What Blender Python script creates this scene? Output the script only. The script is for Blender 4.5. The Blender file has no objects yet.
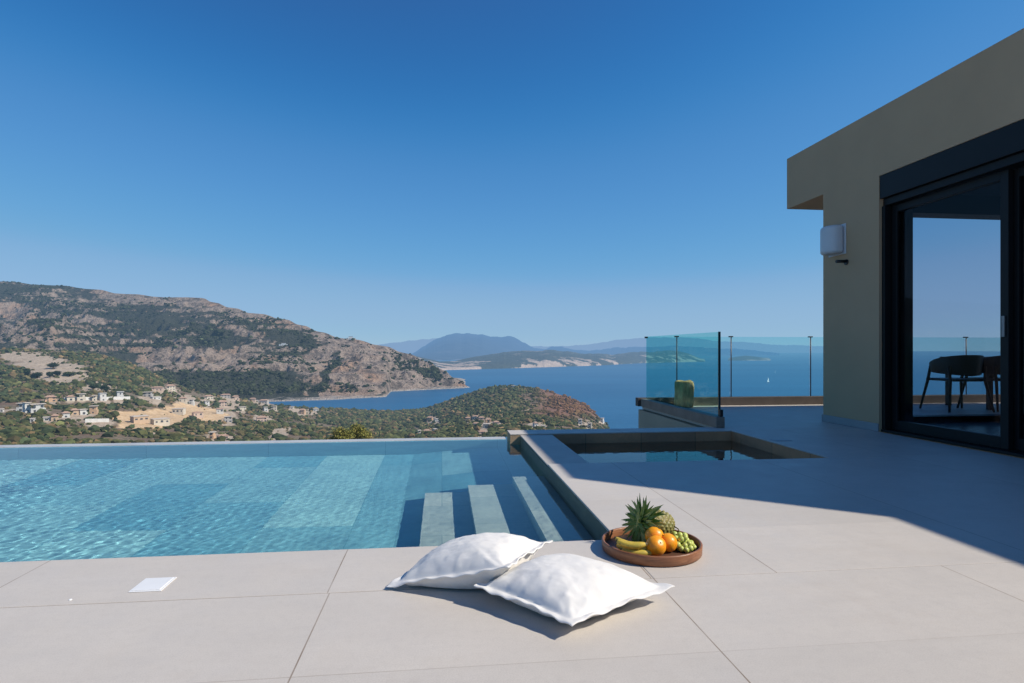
import bpy, bmesh, math, random
import numpy as np
from mathutils import Vector, Matrix, noise as mnoise
R = math.radians
random.seed(7); rng = np.random.default_rng(11)
sc = bpy.context.scene
C = sc.collection

# ------------------------------------------------------------------ helpers
def link(o, parent=None):
    C.objects.link(o)
    if parent is not None: o.parent = parent
    return o
def tag(o, label=None, cat=None, group=None, kind=None):
    if label: o['label'] = label
    if cat: o['category'] = cat
    if group: o['group'] = group
    if kind: o['kind'] = kind
    return o
def thing(name, label, cat, loc=(0, 0, 0), rz=0, group=None):
    o = bpy.data.objects.new(name, None); o.location = loc; o.rotation_euler = (0, 0, rz)
    o.empty_display_size = .1
    link(o); return tag(o, label, cat, group)
def add_box(bm, x0, x1, y0, y1, z0, z1, mat=None, m=0):
    vs = [bm.verts.new(p) for p in ((x0,y0,z0),(x1,y0,z0),(x1,y1,z0),(x0,y1,z0),(x0,y0,z1),(x1,y0,z1),(x1,y1,z1),(x0,y1,z1))]
    if mat is not None:
        for v in vs: v.co = mat @ v.co
    for f in ((3,2,1,0),(4,5,6,7),(0,1,5,4),(1,2,6,5),(2,3,7,6),(3,0,4,7)):
        bm.faces.new([vs[i] for i in f]).material_index = m
    return vs
def add_prism(bm, pts, z0, z1, m=0):
    n = len(pts)
    a = [bm.verts.new((p[0], p[1], z0)) for p in pts]; b = [bm.verts.new((p[0], p[1], z1)) for p in pts]
    bm.faces.new(a[::-1]).material_index = m; bm.faces.new(b).material_index = m
    for i in range(n):
        bm.faces.new((a[i], a[(i+1) % n], b[(i+1) % n], b[i])).material_index = m
def add_tube(bm, pts, rad, seg=10, cap=True, squash=1.0, m=0):
    pts = [Vector(p) for p in pts]; n = len(pts)
    rads = rad if isinstance(rad, (list, tuple)) else [rad]*n
    rings = []; up = None
    for i, p in enumerate(pts):
        t = (pts[min(i+1, n-1)] - pts[max(i-1, 0)]).normalized()
        if up is None:
            up = Vector((0,0,1)) if abs(t.z) < .9 else Vector((1,0,0))
        s = t.cross(up).normalized(); u2 = s.cross(t).normalized(); up = u2
        rings.append([bm.verts.new(p + (s*math.cos(2*math.pi*k/seg) + u2*math.sin(2*math.pi*k/seg)*squash)*rads[i]) for k in range(seg)])
    for i in range(n-1):
        for k in range(seg):
            f = bm.faces.new((rings[i][k], rings[i][(k+1) % seg], rings[i+1][(k+1) % seg], rings[i+1][k])); f.smooth = True; f.material_index = m
    if cap:
        bm.faces.new(rings[0][::-1]).material_index = m; bm.faces.new(rings[-1]).material_index = m
def add_lathe(bm, prof, seg=48, smooth=True, m=0, center=(0, 0)):
    rings = []
    for r, z in prof:
        if r < 1e-6: rings.append([bm.verts.new((center[0], center[1], z))])
        else: rings.append([bm.verts.new((center[0]+r*math.cos(2*math.pi*k/seg), center[1]+r*math.sin(2*math.pi*k/seg), z)) for k in range(seg)])
    for A, B in zip(rings, rings[1:]):
        for k in range(seg):
            k2 = (k+1) % seg
            vs = [A[k % len(A)], A[k2 % len(A)], B[k2 % len(B)], B[k % len(B)]]
            u = []
            for v in vs:
                if v not in u: u.append(v)
            if len(u) >= 3:
                f = bm.faces.new(u); f.smooth = smooth; f.material_index = m
def obj(name, bm, mat, parent=None, bevel=0, seg=2, loc=None, normals=True, smooth=False):
    if normals: bmesh.ops.recalc_face_normals(bm, faces=bm.faces)
    me = bpy.data.meshes.new(name); bm.to_mesh(me); bm.free()
    for m in (mat if isinstance(mat, (list, tuple)) else [mat]): me.materials.append(m)
    o = bpy.data.objects.new(name, me); link(o, parent)
    if loc: o.location = loc
    if smooth:
        for p in me.polygons: p.use_smooth = True
    if bevel:
        md = o.modifiers.new('bevel', 'BEVEL'); md.width = bevel; md.segments = seg; md.limit_method = 'ANGLE'; md.angle_limit = R(40)
    return o
def np_mesh(name, V, F, mat, parent=None, smooth=True, cols=None):
    me = bpy.data.meshes.new(name)
    V = np.asarray(V, np.float32); F = np.asarray(F, np.int32); k = F.shape[1]
    me.vertices.add(len(V)); me.vertices.foreach_set('co', V.ravel())
    me.loops.add(F.size); me.loops.foreach_set('vertex_index', F.ravel())
    me.polygons.add(len(F)); me.polygons.foreach_set('loop_start', np.arange(0, F.size, k, dtype=np.int32))
    me.polygons.foreach_set('loop_total', np.full(len(F), k, np.int32))
    me.polygons.foreach_set('use_smooth', np.full(len(F), smooth))
    me.update(calc_edges=True)
    if cols is not None:
        at = me.color_attributes.new('tint', 'FLOAT_COLOR', 'POINT')
        at.data.foreach_set('color', np.asarray(cols, np.float32).ravel())
    me.materials.append(mat)
    o = bpy.data.objects.new(name, me); return link(o, parent)
def grid_faces(nr, nc):
    i = np.arange((nr-1)*nc).reshape(nr-1, nc)[:, :-1].ravel()
    return np.stack([i, i+1, i+nc+1, i+nc], 1)
def smoothstep(a, b, x):
    t = np.clip((x-a)/(b-a), 0, 1); return t*t*(3-2*t)
# fast value-noise fbm on numpy arrays
_perm = rng.random((256, 256))
def vnoise(x, y):
    xi = np.floor(x).astype(int); yi = np.floor(y).astype(int); fx = x-xi; fy = y-yi
    fx = fx*fx*fx*(fx*(fx*6-15)+10); fy = fy*fy*fy*(fy*(fy*6-15)+10)
    g = lambda a, b: _perm[a & 255, b & 255]
    return (g(xi, yi)*(1-fx)+g(xi+1, yi)*fx)*(1-fy) + (g(xi, yi+1)*(1-fx)+g(xi+1, yi+1)*fx)*fy
def fbm(x, y, octv=5, gain=.5, ridged=False):
    s = 0; a = 1; t = 0; ca, sa = math.cos(.6), math.sin(.6)
    for o in range(octv):
        n = vnoise(x+17.3*o, y-9.1*o)
        if ridged: n = 1-np.abs(2*n-1)
        s = s + a*n; t += a; a *= gain
        x, y = (x*ca-y*sa)*2.03, (x*sa+y*ca)*2.03
    return s/t

# ------------------------------------------------------------------ node material helper
class NT:
    def __init__(s, name):
        s.m = bpy.data.materials.new(name); s.m.use_nodes = True; s.t = s.m.node_tree; s.t.nodes.clear()
        s.out = s.t.nodes.new('ShaderNodeOutputMaterial')
    def n(s, typ, **kw):
        nd = s.t.nodes.new('ShaderNode'+typ)
        for k, v in kw.items():
            if k in nd.bl_rna.properties and k not in nd.inputs: setattr(nd, k, v)
        for k, v in kw.items():
            key = k.replace('_', ' ') if isinstance(k, str) else k
            for c in (k, key, key.title()):
                if c in nd.inputs:
                    s.set(nd.inputs[c], v); break
        return nd
    def set(s, sock, v):
        if isinstance(v, bpy.types.NodeSocket): s.t.links.new(v, sock)
        elif hasattr(v, 'outputs'): s.t.links.new(v.outputs[0], sock)
        else:
            if sock.type == 'RGBA' and len(v) == 3: v = (*v, 1)
            sock.default_value = v
    def math(s, op, a, b=None, c=None, clamp=False):
        nd = s.t.nodes.new('ShaderNodeMath'); nd.operation = op; nd.use_clamp = clamp
        for i, v in enumerate((a, b, c)):
            if v is not None: s.set(nd.inputs[i], v)
        return nd.outputs[0]
    def mix(s, f, a, b, blend='MIX'):
        nd = s.t.nodes.new('ShaderNodeMix'); nd.data_type = 'RGBA'; nd.blend_type = blend
        s.set(nd.inputs[0], f); s.set(nd.inputs[6], a); s.set(nd.inputs[7], b); return nd.outputs[2]
    def noise(s, scale, detail=4, rough=.5, vec=None, dist=0, out=0):
        nd = s.t.nodes.new('ShaderNodeTexNoise'); nd.inputs['Scale'].default_value = scale
        nd.inputs['Detail'].default_value = detail; nd.inputs['Roughness'].default_value = rough; nd.inputs['Distortion'].default_value = dist
        if vec is None: vec = s.obj()
        s.set(nd.inputs['Vector'], vec); return nd.outputs[out]
    def obj(s):
        if not hasattr(s, '_tc'): s._tc = s.t.nodes.new('ShaderNodeTexCoord')
        return s._tc.outputs['Object']
    def pos(s):
        if not hasattr(s, '_g'): s._g = s.t.nodes.new('ShaderNodeNewGeometry')
        return s._g.outputs['Position']
    def mapr(s, v, a, b, c=0., d=1., clamp=True):
        nd = s.t.nodes.new('ShaderNodeMapRange'); nd.clamp = clamp
        for i, x in enumerate((v, a, b, c, d)): s.set(nd.inputs[i], x)
        return nd.outputs[0]
    def vmap(s, vec, scale=(1,1,1), loc=(0,0,0), rot=(0,0,0)):
        nd = s.t.nodes.new('ShaderNodeMapping'); s.set(nd.inputs['Vector'], vec)
        nd.inputs['Scale'].default_value = scale; nd.inputs['Location'].default_value = loc; nd.inputs['Rotation'].default_value = rot
        return nd.outputs[0]
    def bump(s, h, strength=.3, dist=.01):
        nd = s.t.nodes.new('ShaderNodeBump'); nd.inputs['Strength'].default_value = strength; nd.inputs['Distance'].default_value = dist
        s.set(nd.inputs['Height'], h); return nd.outputs[0]
    def bsdf(s, col, rough=.5, normal=None, **kw):
        nd = s.t.nodes.new('ShaderNodeBsdfPrincipled'); s.set(nd.inputs['Base Color'], col); s.set(nd.inputs['Roughness'], rough)
        if normal is not None: s.set(nd.inputs['Normal'], normal)
        for k, v in kw.items(): s.set(nd.inputs[k.replace('_', ' ')], v)
        return nd.outputs[0]
    def done(s, sh):
        s.t.links.new(sh, s.out.inputs['Surface']); return s.m
    def haze(s, sh, L, col, base=0.):  # aerial haze painted in: glowing colour mixed over the surface by distance
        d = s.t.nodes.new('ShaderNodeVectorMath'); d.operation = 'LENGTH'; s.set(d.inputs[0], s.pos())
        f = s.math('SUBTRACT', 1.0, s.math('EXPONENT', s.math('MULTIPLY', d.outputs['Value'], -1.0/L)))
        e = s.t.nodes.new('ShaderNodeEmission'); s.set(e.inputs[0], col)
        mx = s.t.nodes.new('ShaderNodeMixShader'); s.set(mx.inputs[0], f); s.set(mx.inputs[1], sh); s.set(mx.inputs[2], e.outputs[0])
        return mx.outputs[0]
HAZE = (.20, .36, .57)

def simple(name, col, rough=.5, var=.12, scale=8., bump=0., bscale=60., **kw):
    s = NT(name); n = s.noise(scale, 5, .6)
    c = s.mix(s.mapr(n, .3, .7), tuple(x*(1-var) for x in col), tuple(min(1, x*(1+var)) for x in col))
    nm = s.bump(s.noise(bscale, 3), bump, .004) if bump else None
    return s.done(s.bsdf(c, rough, nm, **kw))

# ------------------------------------------------------------------ materials
def deck_mat(name, xo, yo, px=1.2, py=.555, jx=True, jy=True, col=(.605, .556, .502), ky=.55):
    s = NT(name); sep = s.n('SeparateXYZ'); s.set(sep.inputs[0], s.obj())
    def line(v, off, per, w):
        q = s.math('FRACT', s.math('ADD', s.math('DIVIDE', s.math('SUBTRACT', v, off), per), .5))
        d = s.math('MULTIPLY', s.math('ABSOLUTE', s.math('SUBTRACT', q, .5)), per)
        return s.math('SUBTRACT', 1.0, s.mapr(d, w*.6, w*1.35))
    ms = []
    if jx: ms.append(line(sep.outputs[0], xo, px, .0022))
    if jy: ms.append(s.math('MULTIPLY', line(sep.outputs[1], yo, py, .0017), s.math('MULTIPLY', ky, s.mapr(sep.outputs[0], -.2, 1.4, 1.0, .35))))
    n1 = s.noise(1.1, 6, .65); n2 = s.noise(240, 2, .6); n3 = s.noise(5.5, 5, .7)
    st = s.noise(7, 5, .7, s.vmap(s.obj(), (.35, 2.4, 1)))
    c = s.mix(s.mapr(n1, .3, .7), tuple(x*.93 for x in col), tuple(x*1.05 for x in col))
    c = s.mix(s.mapr(st, .35, .75, 0, .35), c, tuple(x*.86 for x in col))
    c = s.mix(s.mapr(n2, .45, .62, 0, .32), c, tuple(x*.70 for x in col)); c = s.mix(s.mapr(s.noise(34, 4, .7), .48, .68, 0, .30), c, tuple(x*.80 for x in col)); c = s.mix(s.mapr(s.noise(2.3, 5, .7), .52, .72, 0, .22), c, (.50, .43, .36))
    # a touch of difference from slab to slab
    cell = s.n('CombineXYZ'); s.set(cell.inputs[0], s.math('FLOOR', s.math('DIVIDE', s.math('SUBTRACT', sep.outputs[0], xo), px)))
    s.set(cell.inputs[1], s.math('FLOOR', s.math('DIVIDE', s.math('SUBTRACT', sep.outputs[1], yo), py)))
    wn = s.n('TexWhiteNoise'); wn.noise_dimensions = '2D'; s.set(wn.inputs[0], cell.outputs[0])
    c = s.mix(1.0, c, s.mix(wn.outputs[0], (.955, .955, .955), (1.03, 1.025, 1.02)), 'MULTIPLY')
    m = ms[0] if ms else None
    if len(ms) > 1: m = s.math('MAXIMUM', ms[0], ms[1])
    stain = s.noise(3.2, 4, .6)
    if m is not None:
        c = s.mix(s.math('MULTIPLY', m, s.mapr(stain, .3, .65, .45, .95)), c, (.23, .17, .12))
    h = n3
    nm = s.bump(s.math('ADD', s.math('MULTIPLY', n2, .5), s.noise(40, 3)), .12, .002)
    return s.done(s.bsdf(c, s.mapr(n3, .3, .7, .42, .62), nm, Specular_IOR_Level=.32))
M_deckA = deck_mat('porcelain_paving', -.40, 2.218, 1.2, .558)
M_cop = deck_mat('porcelain_coping', -.408, 2.222, 1.2, 9., True, True)
M_deckC = deck_mat('porcelain_paving_side', 1.30, 2.222, 1.2, .592)
M_deckT = deck_mat('porcelain_terrace', 1.90, 6.2, 1.2, .6)
M_ledge = deck_mat('porcelain_ledge', 3.0, 4.55, 9., .55, False, True, (.515, .47, .42))
M_render = simple('grey_render', (.51, .345, .21), .85, .05, 1.3, .35, 220)
M_rend_d = simple('terrace_wall_render', (.46, .37, .26), .85, .07, 1.3, .35, 200)
M_skirt = simple('skirting_tile', (.33, .33, .34), .5, .06, 3)
M_frame = simple('anthracite_aluminium', (.012, .0125, .014), .45, .1, 5, Metallic=.0, Specular_IOR_Level=.22)
M_black = simple('black_metal', (.012, .012, .013), .4, .1, 9)
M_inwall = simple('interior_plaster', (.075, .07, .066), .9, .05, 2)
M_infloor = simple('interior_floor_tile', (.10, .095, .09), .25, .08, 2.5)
M_dark = simple('dark_shutter_slats', (.008, .008, .009), .6, .1, 5)
M_white = simple('white_plastic', (.62, .62, .64), .35, .03, 6)
M_lid = simple('white_lid_plastic', (.80, .80, .80), .4, .03, 9, .1, 80)
M_lidg = simple('grey_floor_lid', (.42, .42, .43), .5, .05, 9)
M_curb_far = simple('dark_brown_stone', (.085, .068, .058), .6, .2, 5, .3, 60)
M_curb = simple('brown_stone_curb', (.24, .18, .14), .6, .2, 5, .3, 60)

def stone_mat(name, a, b, c3, sx, sy, rot=0, axes='xy'):
    s = NT(name); v = s.vmap(s.obj(), rot=(0, 0, rot))
    if axes == 'yz': v = s.vmap(s.obj(), rot=(0, R(90), 0))
    br = s.n('TexBrick'); s.set(br.inputs['Vector'], v); br.offset = .5
    br.inputs['Scale'].default_value = 1; br.inputs['Brick Width'].default_value = sx; br.inputs['Row Height'].default_value = sy
    br.inputs['Mortar Size'].default_value = .003; br.inputs['Color1'].default_value = (*a, 1); br.inputs['Color2'].default_value = (*b, 1)
    br.inputs['Mortar'].default_value = (*c3, 1); br.inputs['Bias'].default_value = -.1
    n = s.noise(3., 6, .65); n2 = s.noise(38, 4, .6)
    c = s.mix(1., br.outputs[0], s.mix(s.mapr(n, .3, .7), (.74, .78, .8), (1.2, 1.18, 1.12)), 'MULTIPLY')
    c = s.mix(s.mapr(n2, .42, .7, 0, .35), c, tuple(x*.7 for x in a))
    return s.done(s.bsdf(c, .6, s.bump(n2, .15, .004)))
M_poolfloor = stone_mat('pool_slabs', (.25, .50, .54), (.075, .28, .38), (.09, .27, .33), 1.2, .6, R(90))
M_poolwall = stone_mat('pool_wall_slabs', (.20, .42, .47), (.14, .33, .40), (.07, .2, .25), 1.2, .62)
M_step = stone_mat('pool_step_slabs', (.38, .44, .41), (.31, .385, .375), (.2, .28, .28), 9., .62)
M_riser = stone_mat('dark_grey_green_stone', (.155, .16, .12), (.12, .13, .10), (.08, .09, .08), 1.2, .6)  # dark grey-green slabs on the sides facing the pool
M_spa = stone_mat('spa_stone', (.60, .29, .15), (.45, .24, .14), (.13, .08, .05), .6, .6)
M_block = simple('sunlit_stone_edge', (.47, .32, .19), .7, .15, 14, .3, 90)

def water_mat(name, tint=(.86, .965, .985)):
    s = NT(name)
    return s.done(s.bsdf(tint, 0.0, None, Transmission_Weight=1.0, IOR=1.333))
M_water = water_mat('pool_water')
def glass_mat(name, tint, refl=1.0, ior=1.45):
    s = NT(name); tr = s.n('BsdfTransparent', Color=tint); gl = s.n('BsdfGlossy', Roughness=0.0, Color=(1, 1, 1))
    fr = s.n('Fresnel', IOR=ior); mx = s.n('MixShader')
    s.set(mx.inputs[0], s.math('MULTIPLY', fr.outputs[0], refl)); s.set(mx.inputs[1], tr.outputs[0]); s.set(mx.inputs[2], gl.outputs[0])
    return s.done(mx.outputs[0])
M_gl_side = glass_mat('green_tinted_glass', (.715, .925, .915), .06)
M_gl_far = glass_mat('pale_tinted_glass', (.79, .945, .955), .18)
M_gl_door = glass_mat('grey_door_glass', (.76, .78, .83), .03)
M_gl_edge = simple('dark_glass_edge', (.02, .05, .055), .15, .1, 5)

# pillow linen
def linen():
    s = NT('white_linen'); v = s.obj()
    w1 = s.n('TexWave'); w1.bands_direction = 'X'; s.set(w1.inputs['Vector'], v); w1.inputs['Scale'].default_value = 170; w1.inputs['Distortion'].default_value = 1.5
    w2 = s.n('TexWave'); w2.bands_direction = 'Y'; s.set(w2.inputs['Vector'], v); w2.inputs['Scale'].default_value = 170; w2.inputs['Distortion'].default_value = 1.5
    n = s.noise(14, 5, .6); n2 = s.noise(500, 2)
    c = s.mix(s.mapr(n, .3, .7), (.79, .765, .73), (.84, .815, .785))
    h = s.math('ADD', s.math('ADD', s.math('MULTIPLY', w1.outputs[1], .3), s.math('MULTIPLY', w2.outputs[1], .3)), s.math('ADD', s.math('MULTIPLY', n, 1.3), s.math('MULTIPLY', n2, .5)))
    return s.done(s.bsdf(c, .9, s.bump(h, .35, .004), Specular_IOR_Level=.15, Sheen_Weight=.15))
M_linen = linen()
def wood():
    s = NT('reddish_wood'); n = s.noise(9, 6, .65, s.vmap(s.obj(), (1, 1, 9)), 1.2); n2 = s.noise(60, 3, .6, s.vmap(s.obj(), (.3, .3, 6)))
    c = s.mix(s.mapr(n, .3, .7), (.20, .075, .032), (.36, .155, .072)); c = s.mix(s.mapr(n2, .45, .75, 0, .5), c, (.13, .05, .022))
    return s.done(s.bsdf(c, .42, s.bump(n2, .2, .002)))
M_wood = wood()
def orange_mat():
    s = NT('orange_peel'); n = s.noise(30, 3); v = s.n('TexVoronoi', Scale=330.); s.set(v.inputs['Vector'], s.obj())
    c = s.mix(s.mapr(n, .3, .7), (.90, .29, .010), (.96, .40, .018))
    return s.done(s.bsdf(c, .36, s.bump(v.outputs[0], .25, .0012), Subsurface_Weight=.12, Subsurface_Radius=(.01, .004, .001), Subsurface_Scale=.3))
M_orange = orange_mat()
def banana_mat():
    s = NT('banana_skin'); n = s.noise(28, 4, .6); n2 = s.noise(90, 3, .7)
    c = s.mix(s.mapr(n, .35, .7), (.74, .50, .075), (.50, .40, .06)); c = s.mix(s.mapr(n2, .60, .72), c, (.12, .075, .025))
    return s.done(s.bsdf(c, .45))
M_banana = banana_mat(); M_btip = simple('banana_tip', (.09, .07, .03), .7)
def grape_mat():
    s = NT('grape_skin'); n = s.noise(40, 3); c = s.mix(s.mapr(n, .3, .7), (.36, .44, .06), (.60, .62, .18))
    return s.done(s.bsdf(c, .42, Subsurface_Weight=.35, Subsurface_Radius=(.01, .012, .003), Subsurface_Scale=.5))
M_grape = grape_mat(); M_stem = simple('brown_stalk', (.12, .10, .04), .7)
def pine_mat():
    s = NT('pineapple_rind'); at = s.n('VertexColor', layer_name='tint'); sp = s.n('SeparateColor'); s.set(sp.inputs[0], at.outputs[0])
    n = s.noise(55, 3)
    c = s.mix(sp.outputs[0], (.10, .075, .03), (.40, .34, .09)); c = s.mix(s.mapr(n, .4, .7, 0, .6), c, (.16, .19, .05))
    return s.done(s.bsdf(c, .5, s.bump(s.noise(180, 2), .3, .002)))
M_pine = pine_mat()
def leaf_mat(name, a, b, rough=.35):
    s = NT(name); at = s.n('VertexColor', layer_name='tint'); sp = s.n('SeparateColor'); s.set(sp.inputs[0], at.outputs[0])
    c = s.mix(sp.outputs[0], a, b)
    return s.done(s.bsdf(c, .48, Specular_IOR_Level=.3))
M_pleaf = leaf_mat('pineapple_leaf', (.065, .15, .018), (.85, .78, .32))  # green to cream leaf tint; the cream also paints in sunlit highlights
M_pot = None
def pot_mat():
    s = NT('rough_sandstone'); n = s.noise(9, 6, .7, s.vmap(s.obj(), (1.6, 1.6, .5))); n2 = s.noise(40, 4, .7)
    c = s.mix(s.mapr(n, .35, .68), (.42, .22, .08), (.98, .56, .22)); c = s.mix(s.mapr(n2, .5, .7, 0, .5), c, (.30, .17, .07))
    return s.done(s.bsdf(c, .85, s.bump(n, .6, .02)))
M_pot = pot_mat()

# ------------------------------------------------------------------ camera, sun, sky
A = R(6.62); FPX = 603.; HZ = 350.; CH = .87
cam = bpy.data.cameras.new('camera'); co = bpy.data.objects.new('camera', cam); link(co)
co.location = (0, 0, CH); co.rotation_euler = (R(90), 0, -A)
cam.sensor_width = 36; cam.lens = 36*FPX/1024; cam.shift_y = (HZ-341.5)/1024
cam.clip_end = 200000; cam.clip_start = .05
sc.camera = co
SUNV = Vector((3.75, -1.20, 3.445)).normalized()
el = math.asin(SUNV.z); az = math.atan2(SUNV.x, SUNV.y)
sun = bpy.data.lights.new('sun', 'SUN'); so = bpy.data.objects.new('sun', sun); link(so)
so.rotation_euler = SUNV.to_track_quat('Z', 'Y').to_euler(); sun.energy = 4.9; sun.angle = R(.53); sun.color = (1, .925, .80)
w = bpy.data.worlds.new('World'); sc.world = w; w.use_nodes = True; nt = w.node_tree; bg = nt.nodes['Background']
sky = nt.nodes.new('ShaderNodeTexSky'); sky.sky_type = 'NISHITA'; sky.sun_disc = False; sky.sun_elevation = el; sky.sun_rotation = az
sky.altitude = 2000; sky.air_density = 1.0; sky.dust_density = 0; sky.ozone_density = 3.0
SKS = .12
def vscale(sock, f):
    v = nt.nodes.new('ShaderNodeVectorMath'); v.operation = 'SCALE'; nt.links.new(sock, v.inputs[0]); v.inputs['Scale'].default_value = f; return v.outputs[0]
cv = nt.nodes.new('ShaderNodeRGBCurve'); nt.links.new(vscale(sky.outputs[0], SKS*.5), cv.inputs['Color'])      # polarised-filter grade; lowest points retint the unseen zenith to tone the deck shade
cv.mapping.use_clip = False
for ci, pts in enumerate(([(0, 0), (.04, .045), (.07, .036), (.093, .029), (.156, .078), (.29, .165), (.366, .232), (.77, .315), (2, .62)], [(0, 0), (.11, .078), (.168, .142), (.27, .266), (.565, .43), (.85, .495), (2, .85)], [(0, 0), (.22, .20), (.333, .405), (.49, .585), (.72, .675), (.80, .68), (2, 1.0)])):
    c_ = cv.mapping.curves[ci]
    c_.points[0].location = (0, 0); c_.points[1].location = (pts[-1][0]*.5, pts[-1][1]*.5)
    for x_, y_ in pts[1:-1]: c_.points.new(x_*.5, y_*.5)
    for p_ in c_.points: p_.handle_type = 'AUTO_CLAMPED'
cv.mapping.update()
nt.links.new(vscale(cv.outputs[0], 2/SKS), bg.inputs[0]); bg.inputs[1].default_value = SKS
sc.view_settings.view_transform = 'Standard'; sc.view_settings.look = 'None'; sc.view_settings.exposure = 0; sc.view_settings.gamma = 1
cy = sc.cycles; cy.max_bounces = 10; cy.transparent_max_bounces = 16; cy.transmission_bounces = 8; cy.caustics_refractive = True; cy.caustics_reflective = False
cy.sample_clamp_indirect = 6; cy.blur_glossy = .5
cy.use_denoising = True
sun.cycles.is_caustics_light = True

# ------------------------------------------------------------------ terrace, pool, spa
ZW = -.11                       # water level
PX0, PX1, PY0, PY1 = -9.5, .80, 2.70, 6.75
SX0, SX1, SY0, SY1 = 1.14, 3.11, 4.545, 6.20
def deck(x0, x1, y0, y1, z0, z1, mat, name='deck', bev=.003):
    bm = bmesh.new(); add_box(bm, x0, x1, y0, y1, z0, z1)
    return tag(obj(name, bm, mat, bevel=bev), kind='structure')
deck(-14, 14, -7, 2.2205, -.3, 0, M_deckA)
deck(-14, PX1+.0, 2.2225, PY0, -.045, 0, M_cop)
deck(PX1+.0015, 4.62, 2.2225, SY0-.002, -.014, 0, M_deckC)
deck(SX1, 4.62, SY0, SY1, -.012, 0, M_deckC)
deck(PX1-.10, SX1+.0, SY1+.002, 6.50, -.012, 0, M_deckT)
deck(SX1+.002, 14, SY1+.002, 9.14, -.05, 0, M_deckT)
deck(PX1+.005, SX0, SY0, SY1, -.026, -.012, M_ledge, 'ledge')
deck(-9.6, PX1-.10, 6.60, 6.76, -.5, ZW+.004, simple('weir_stone', (.50, .50, .50), .4, .1, 4), 'weir')
# pool basin (walls, floor) and steps, all stone
def wallbox(name, x0, x1, y0, y1, z0, z1, mat):
    bm = bmesh.new(); add_box(bm, x0, x1, y0, y1, z0, z1); return tag(obj(name, bm, mat), kind='structure')
FLZ = ZW-.76
bm = bmesh.new(); prof = [(PX0, FLZ+.02), (-.3, FLZ+.02), (.36, FLZ+.28), (PX1-.004, FLZ+.28), (PX1-.004, FLZ-.3), (PX0, FLZ-.3)]     # ramp beside the spa, added to move the shadow edge on the floor
fa = [bm.verts.new((x, PY0+.004, z)) for x, z in prof]; fb = [bm.verts.new((x, 6.543, z)) for x, z in prof]
bm.faces.new(fa); bm.faces.new(fb[::-1])
for i in range(6): bm.faces.new((fa[i], fa[(i+1) % 6], fb[(i+1) % 6], fb[i]))
pf = tag(obj('pool_floor', bm, M_poolfloor), kind='structure')
pool_parts = [pf,
  wallbox('pool_wall', PX0, PX1+.0, PY0-.25, PY0+.002, -2, -.05, M_poolwall),
  wallbox('pool_wall', PX1+.003, PX1+.34, PY0-.25, SY0-.005, -2, -.016, M_riser),
  wallbox('pool_wall', PX1+.003, SX0-.003, SY0-.002, SY1-.003, -2, -.028, M_riser),
  wallbox('pool_wall', PX0, PX1-.105, 6.545, 6.598, -2, ZW-.004, M_poolwall),
  wallbox('pool_wall', PX0-.3, PX0-.002, PY0-.25, 6.75, -2, 0, M_poolwall)]
steps = [wallbox('pool_step', -.13, .198, PY0+.006, 4.71, FLZ+.002, ZW-.50, M_step),
         wallbox('pool_step', .20, .548, PY0+.006, 4.71, FLZ+.002, ZW-.31, M_step),
         wallbox('pool_step', .55, PX1-.002, PY0+.006, 4.71, FLZ+.002, ZW-.075, M_step)]
blk = wallbox('coping_end', PX1-.098, SX0-.002, SY1+.004, 6.498, ZW-.012, -.0125, M_block)
steps.append(wallbox('pool_wall', PX1-.097, SX0-.003, SY1+.005, 6.497, -2., ZW-.0125, M_poolwall))
# spa basin
spa_parts = [wallbox('spa_floor', SX0, SX1, SY0, SY1, -1.2, -1.0, M_spa),
  wallbox('spa_wall', SX0, SX1+.3, SY1+.003, SY1+.25, -1.2, -.0125, M_spa),
  wallbox('spa_wall', SX1+.0, SX1+.25, SY0-.0, SY1-.002, -1.2, -.0125, M_spa),
  wallbox('spa_wall', SX0, SX1-.002, SY0-.25, SY0-.0, -1.2, -.016, M_spa)]
# water sheets with small real waves
def water(name, x0, x1, y0, y1, res, amp, label):
    nx = int((x1-x0)/res)+1; ny = int((y1-y0)/res)+1
    X, Y = np.meshgrid(np.linspace(x0, x1, nx), np.linspace(y0, y1, ny))
    Z = np.zeros_like(X)
    r2 = np.random.default_rng(5)
    for i in range(46):
        lam = .032*(1.030**i); th = r2.uniform(0, 2*math.pi); k = 2*math.pi/lam
        a = .0027*lam*r2.uniform(.5, 1.3)
        wob = 1.5*vnoise(X*1.3+i*3, Y*1.3-i*5)
        Z += a*np.sin(k*(X*math.cos(th)+Y*math.sin(th))+r2.uniform(0, 6.28)+wob*2.0)
    env = amp(X, Y)
    Z = ZW + Z*env
    o = np_mesh(name, np.stack([X, Y, Z], -1).reshape(-1, 3), grid_faces(ny, nx), M_water)
    tag(o, kind='structure'); o.cycles.is_caustics_caster = True
    return o
water('pool_water', PX0-.001, 1.13, PY0+.0, 6.765, .0125, lambda X, Y: .06+.46*smoothstep(.6, -3.6, X+.25*(Y-4))*(.15+1.0*vnoise(X*.55+7, Y*.8)*vnoise(X*1.7, Y*1.7+4)**.5), '')
water('spa_water', SX0-.001, SX1+.001, SY0-.001, SY1+.001, .03, lambda X, Y: X*0+.22, '')
for o in pool_parts+steps+spa_parts: o.cycles.is_caustics_receiver = True

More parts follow.
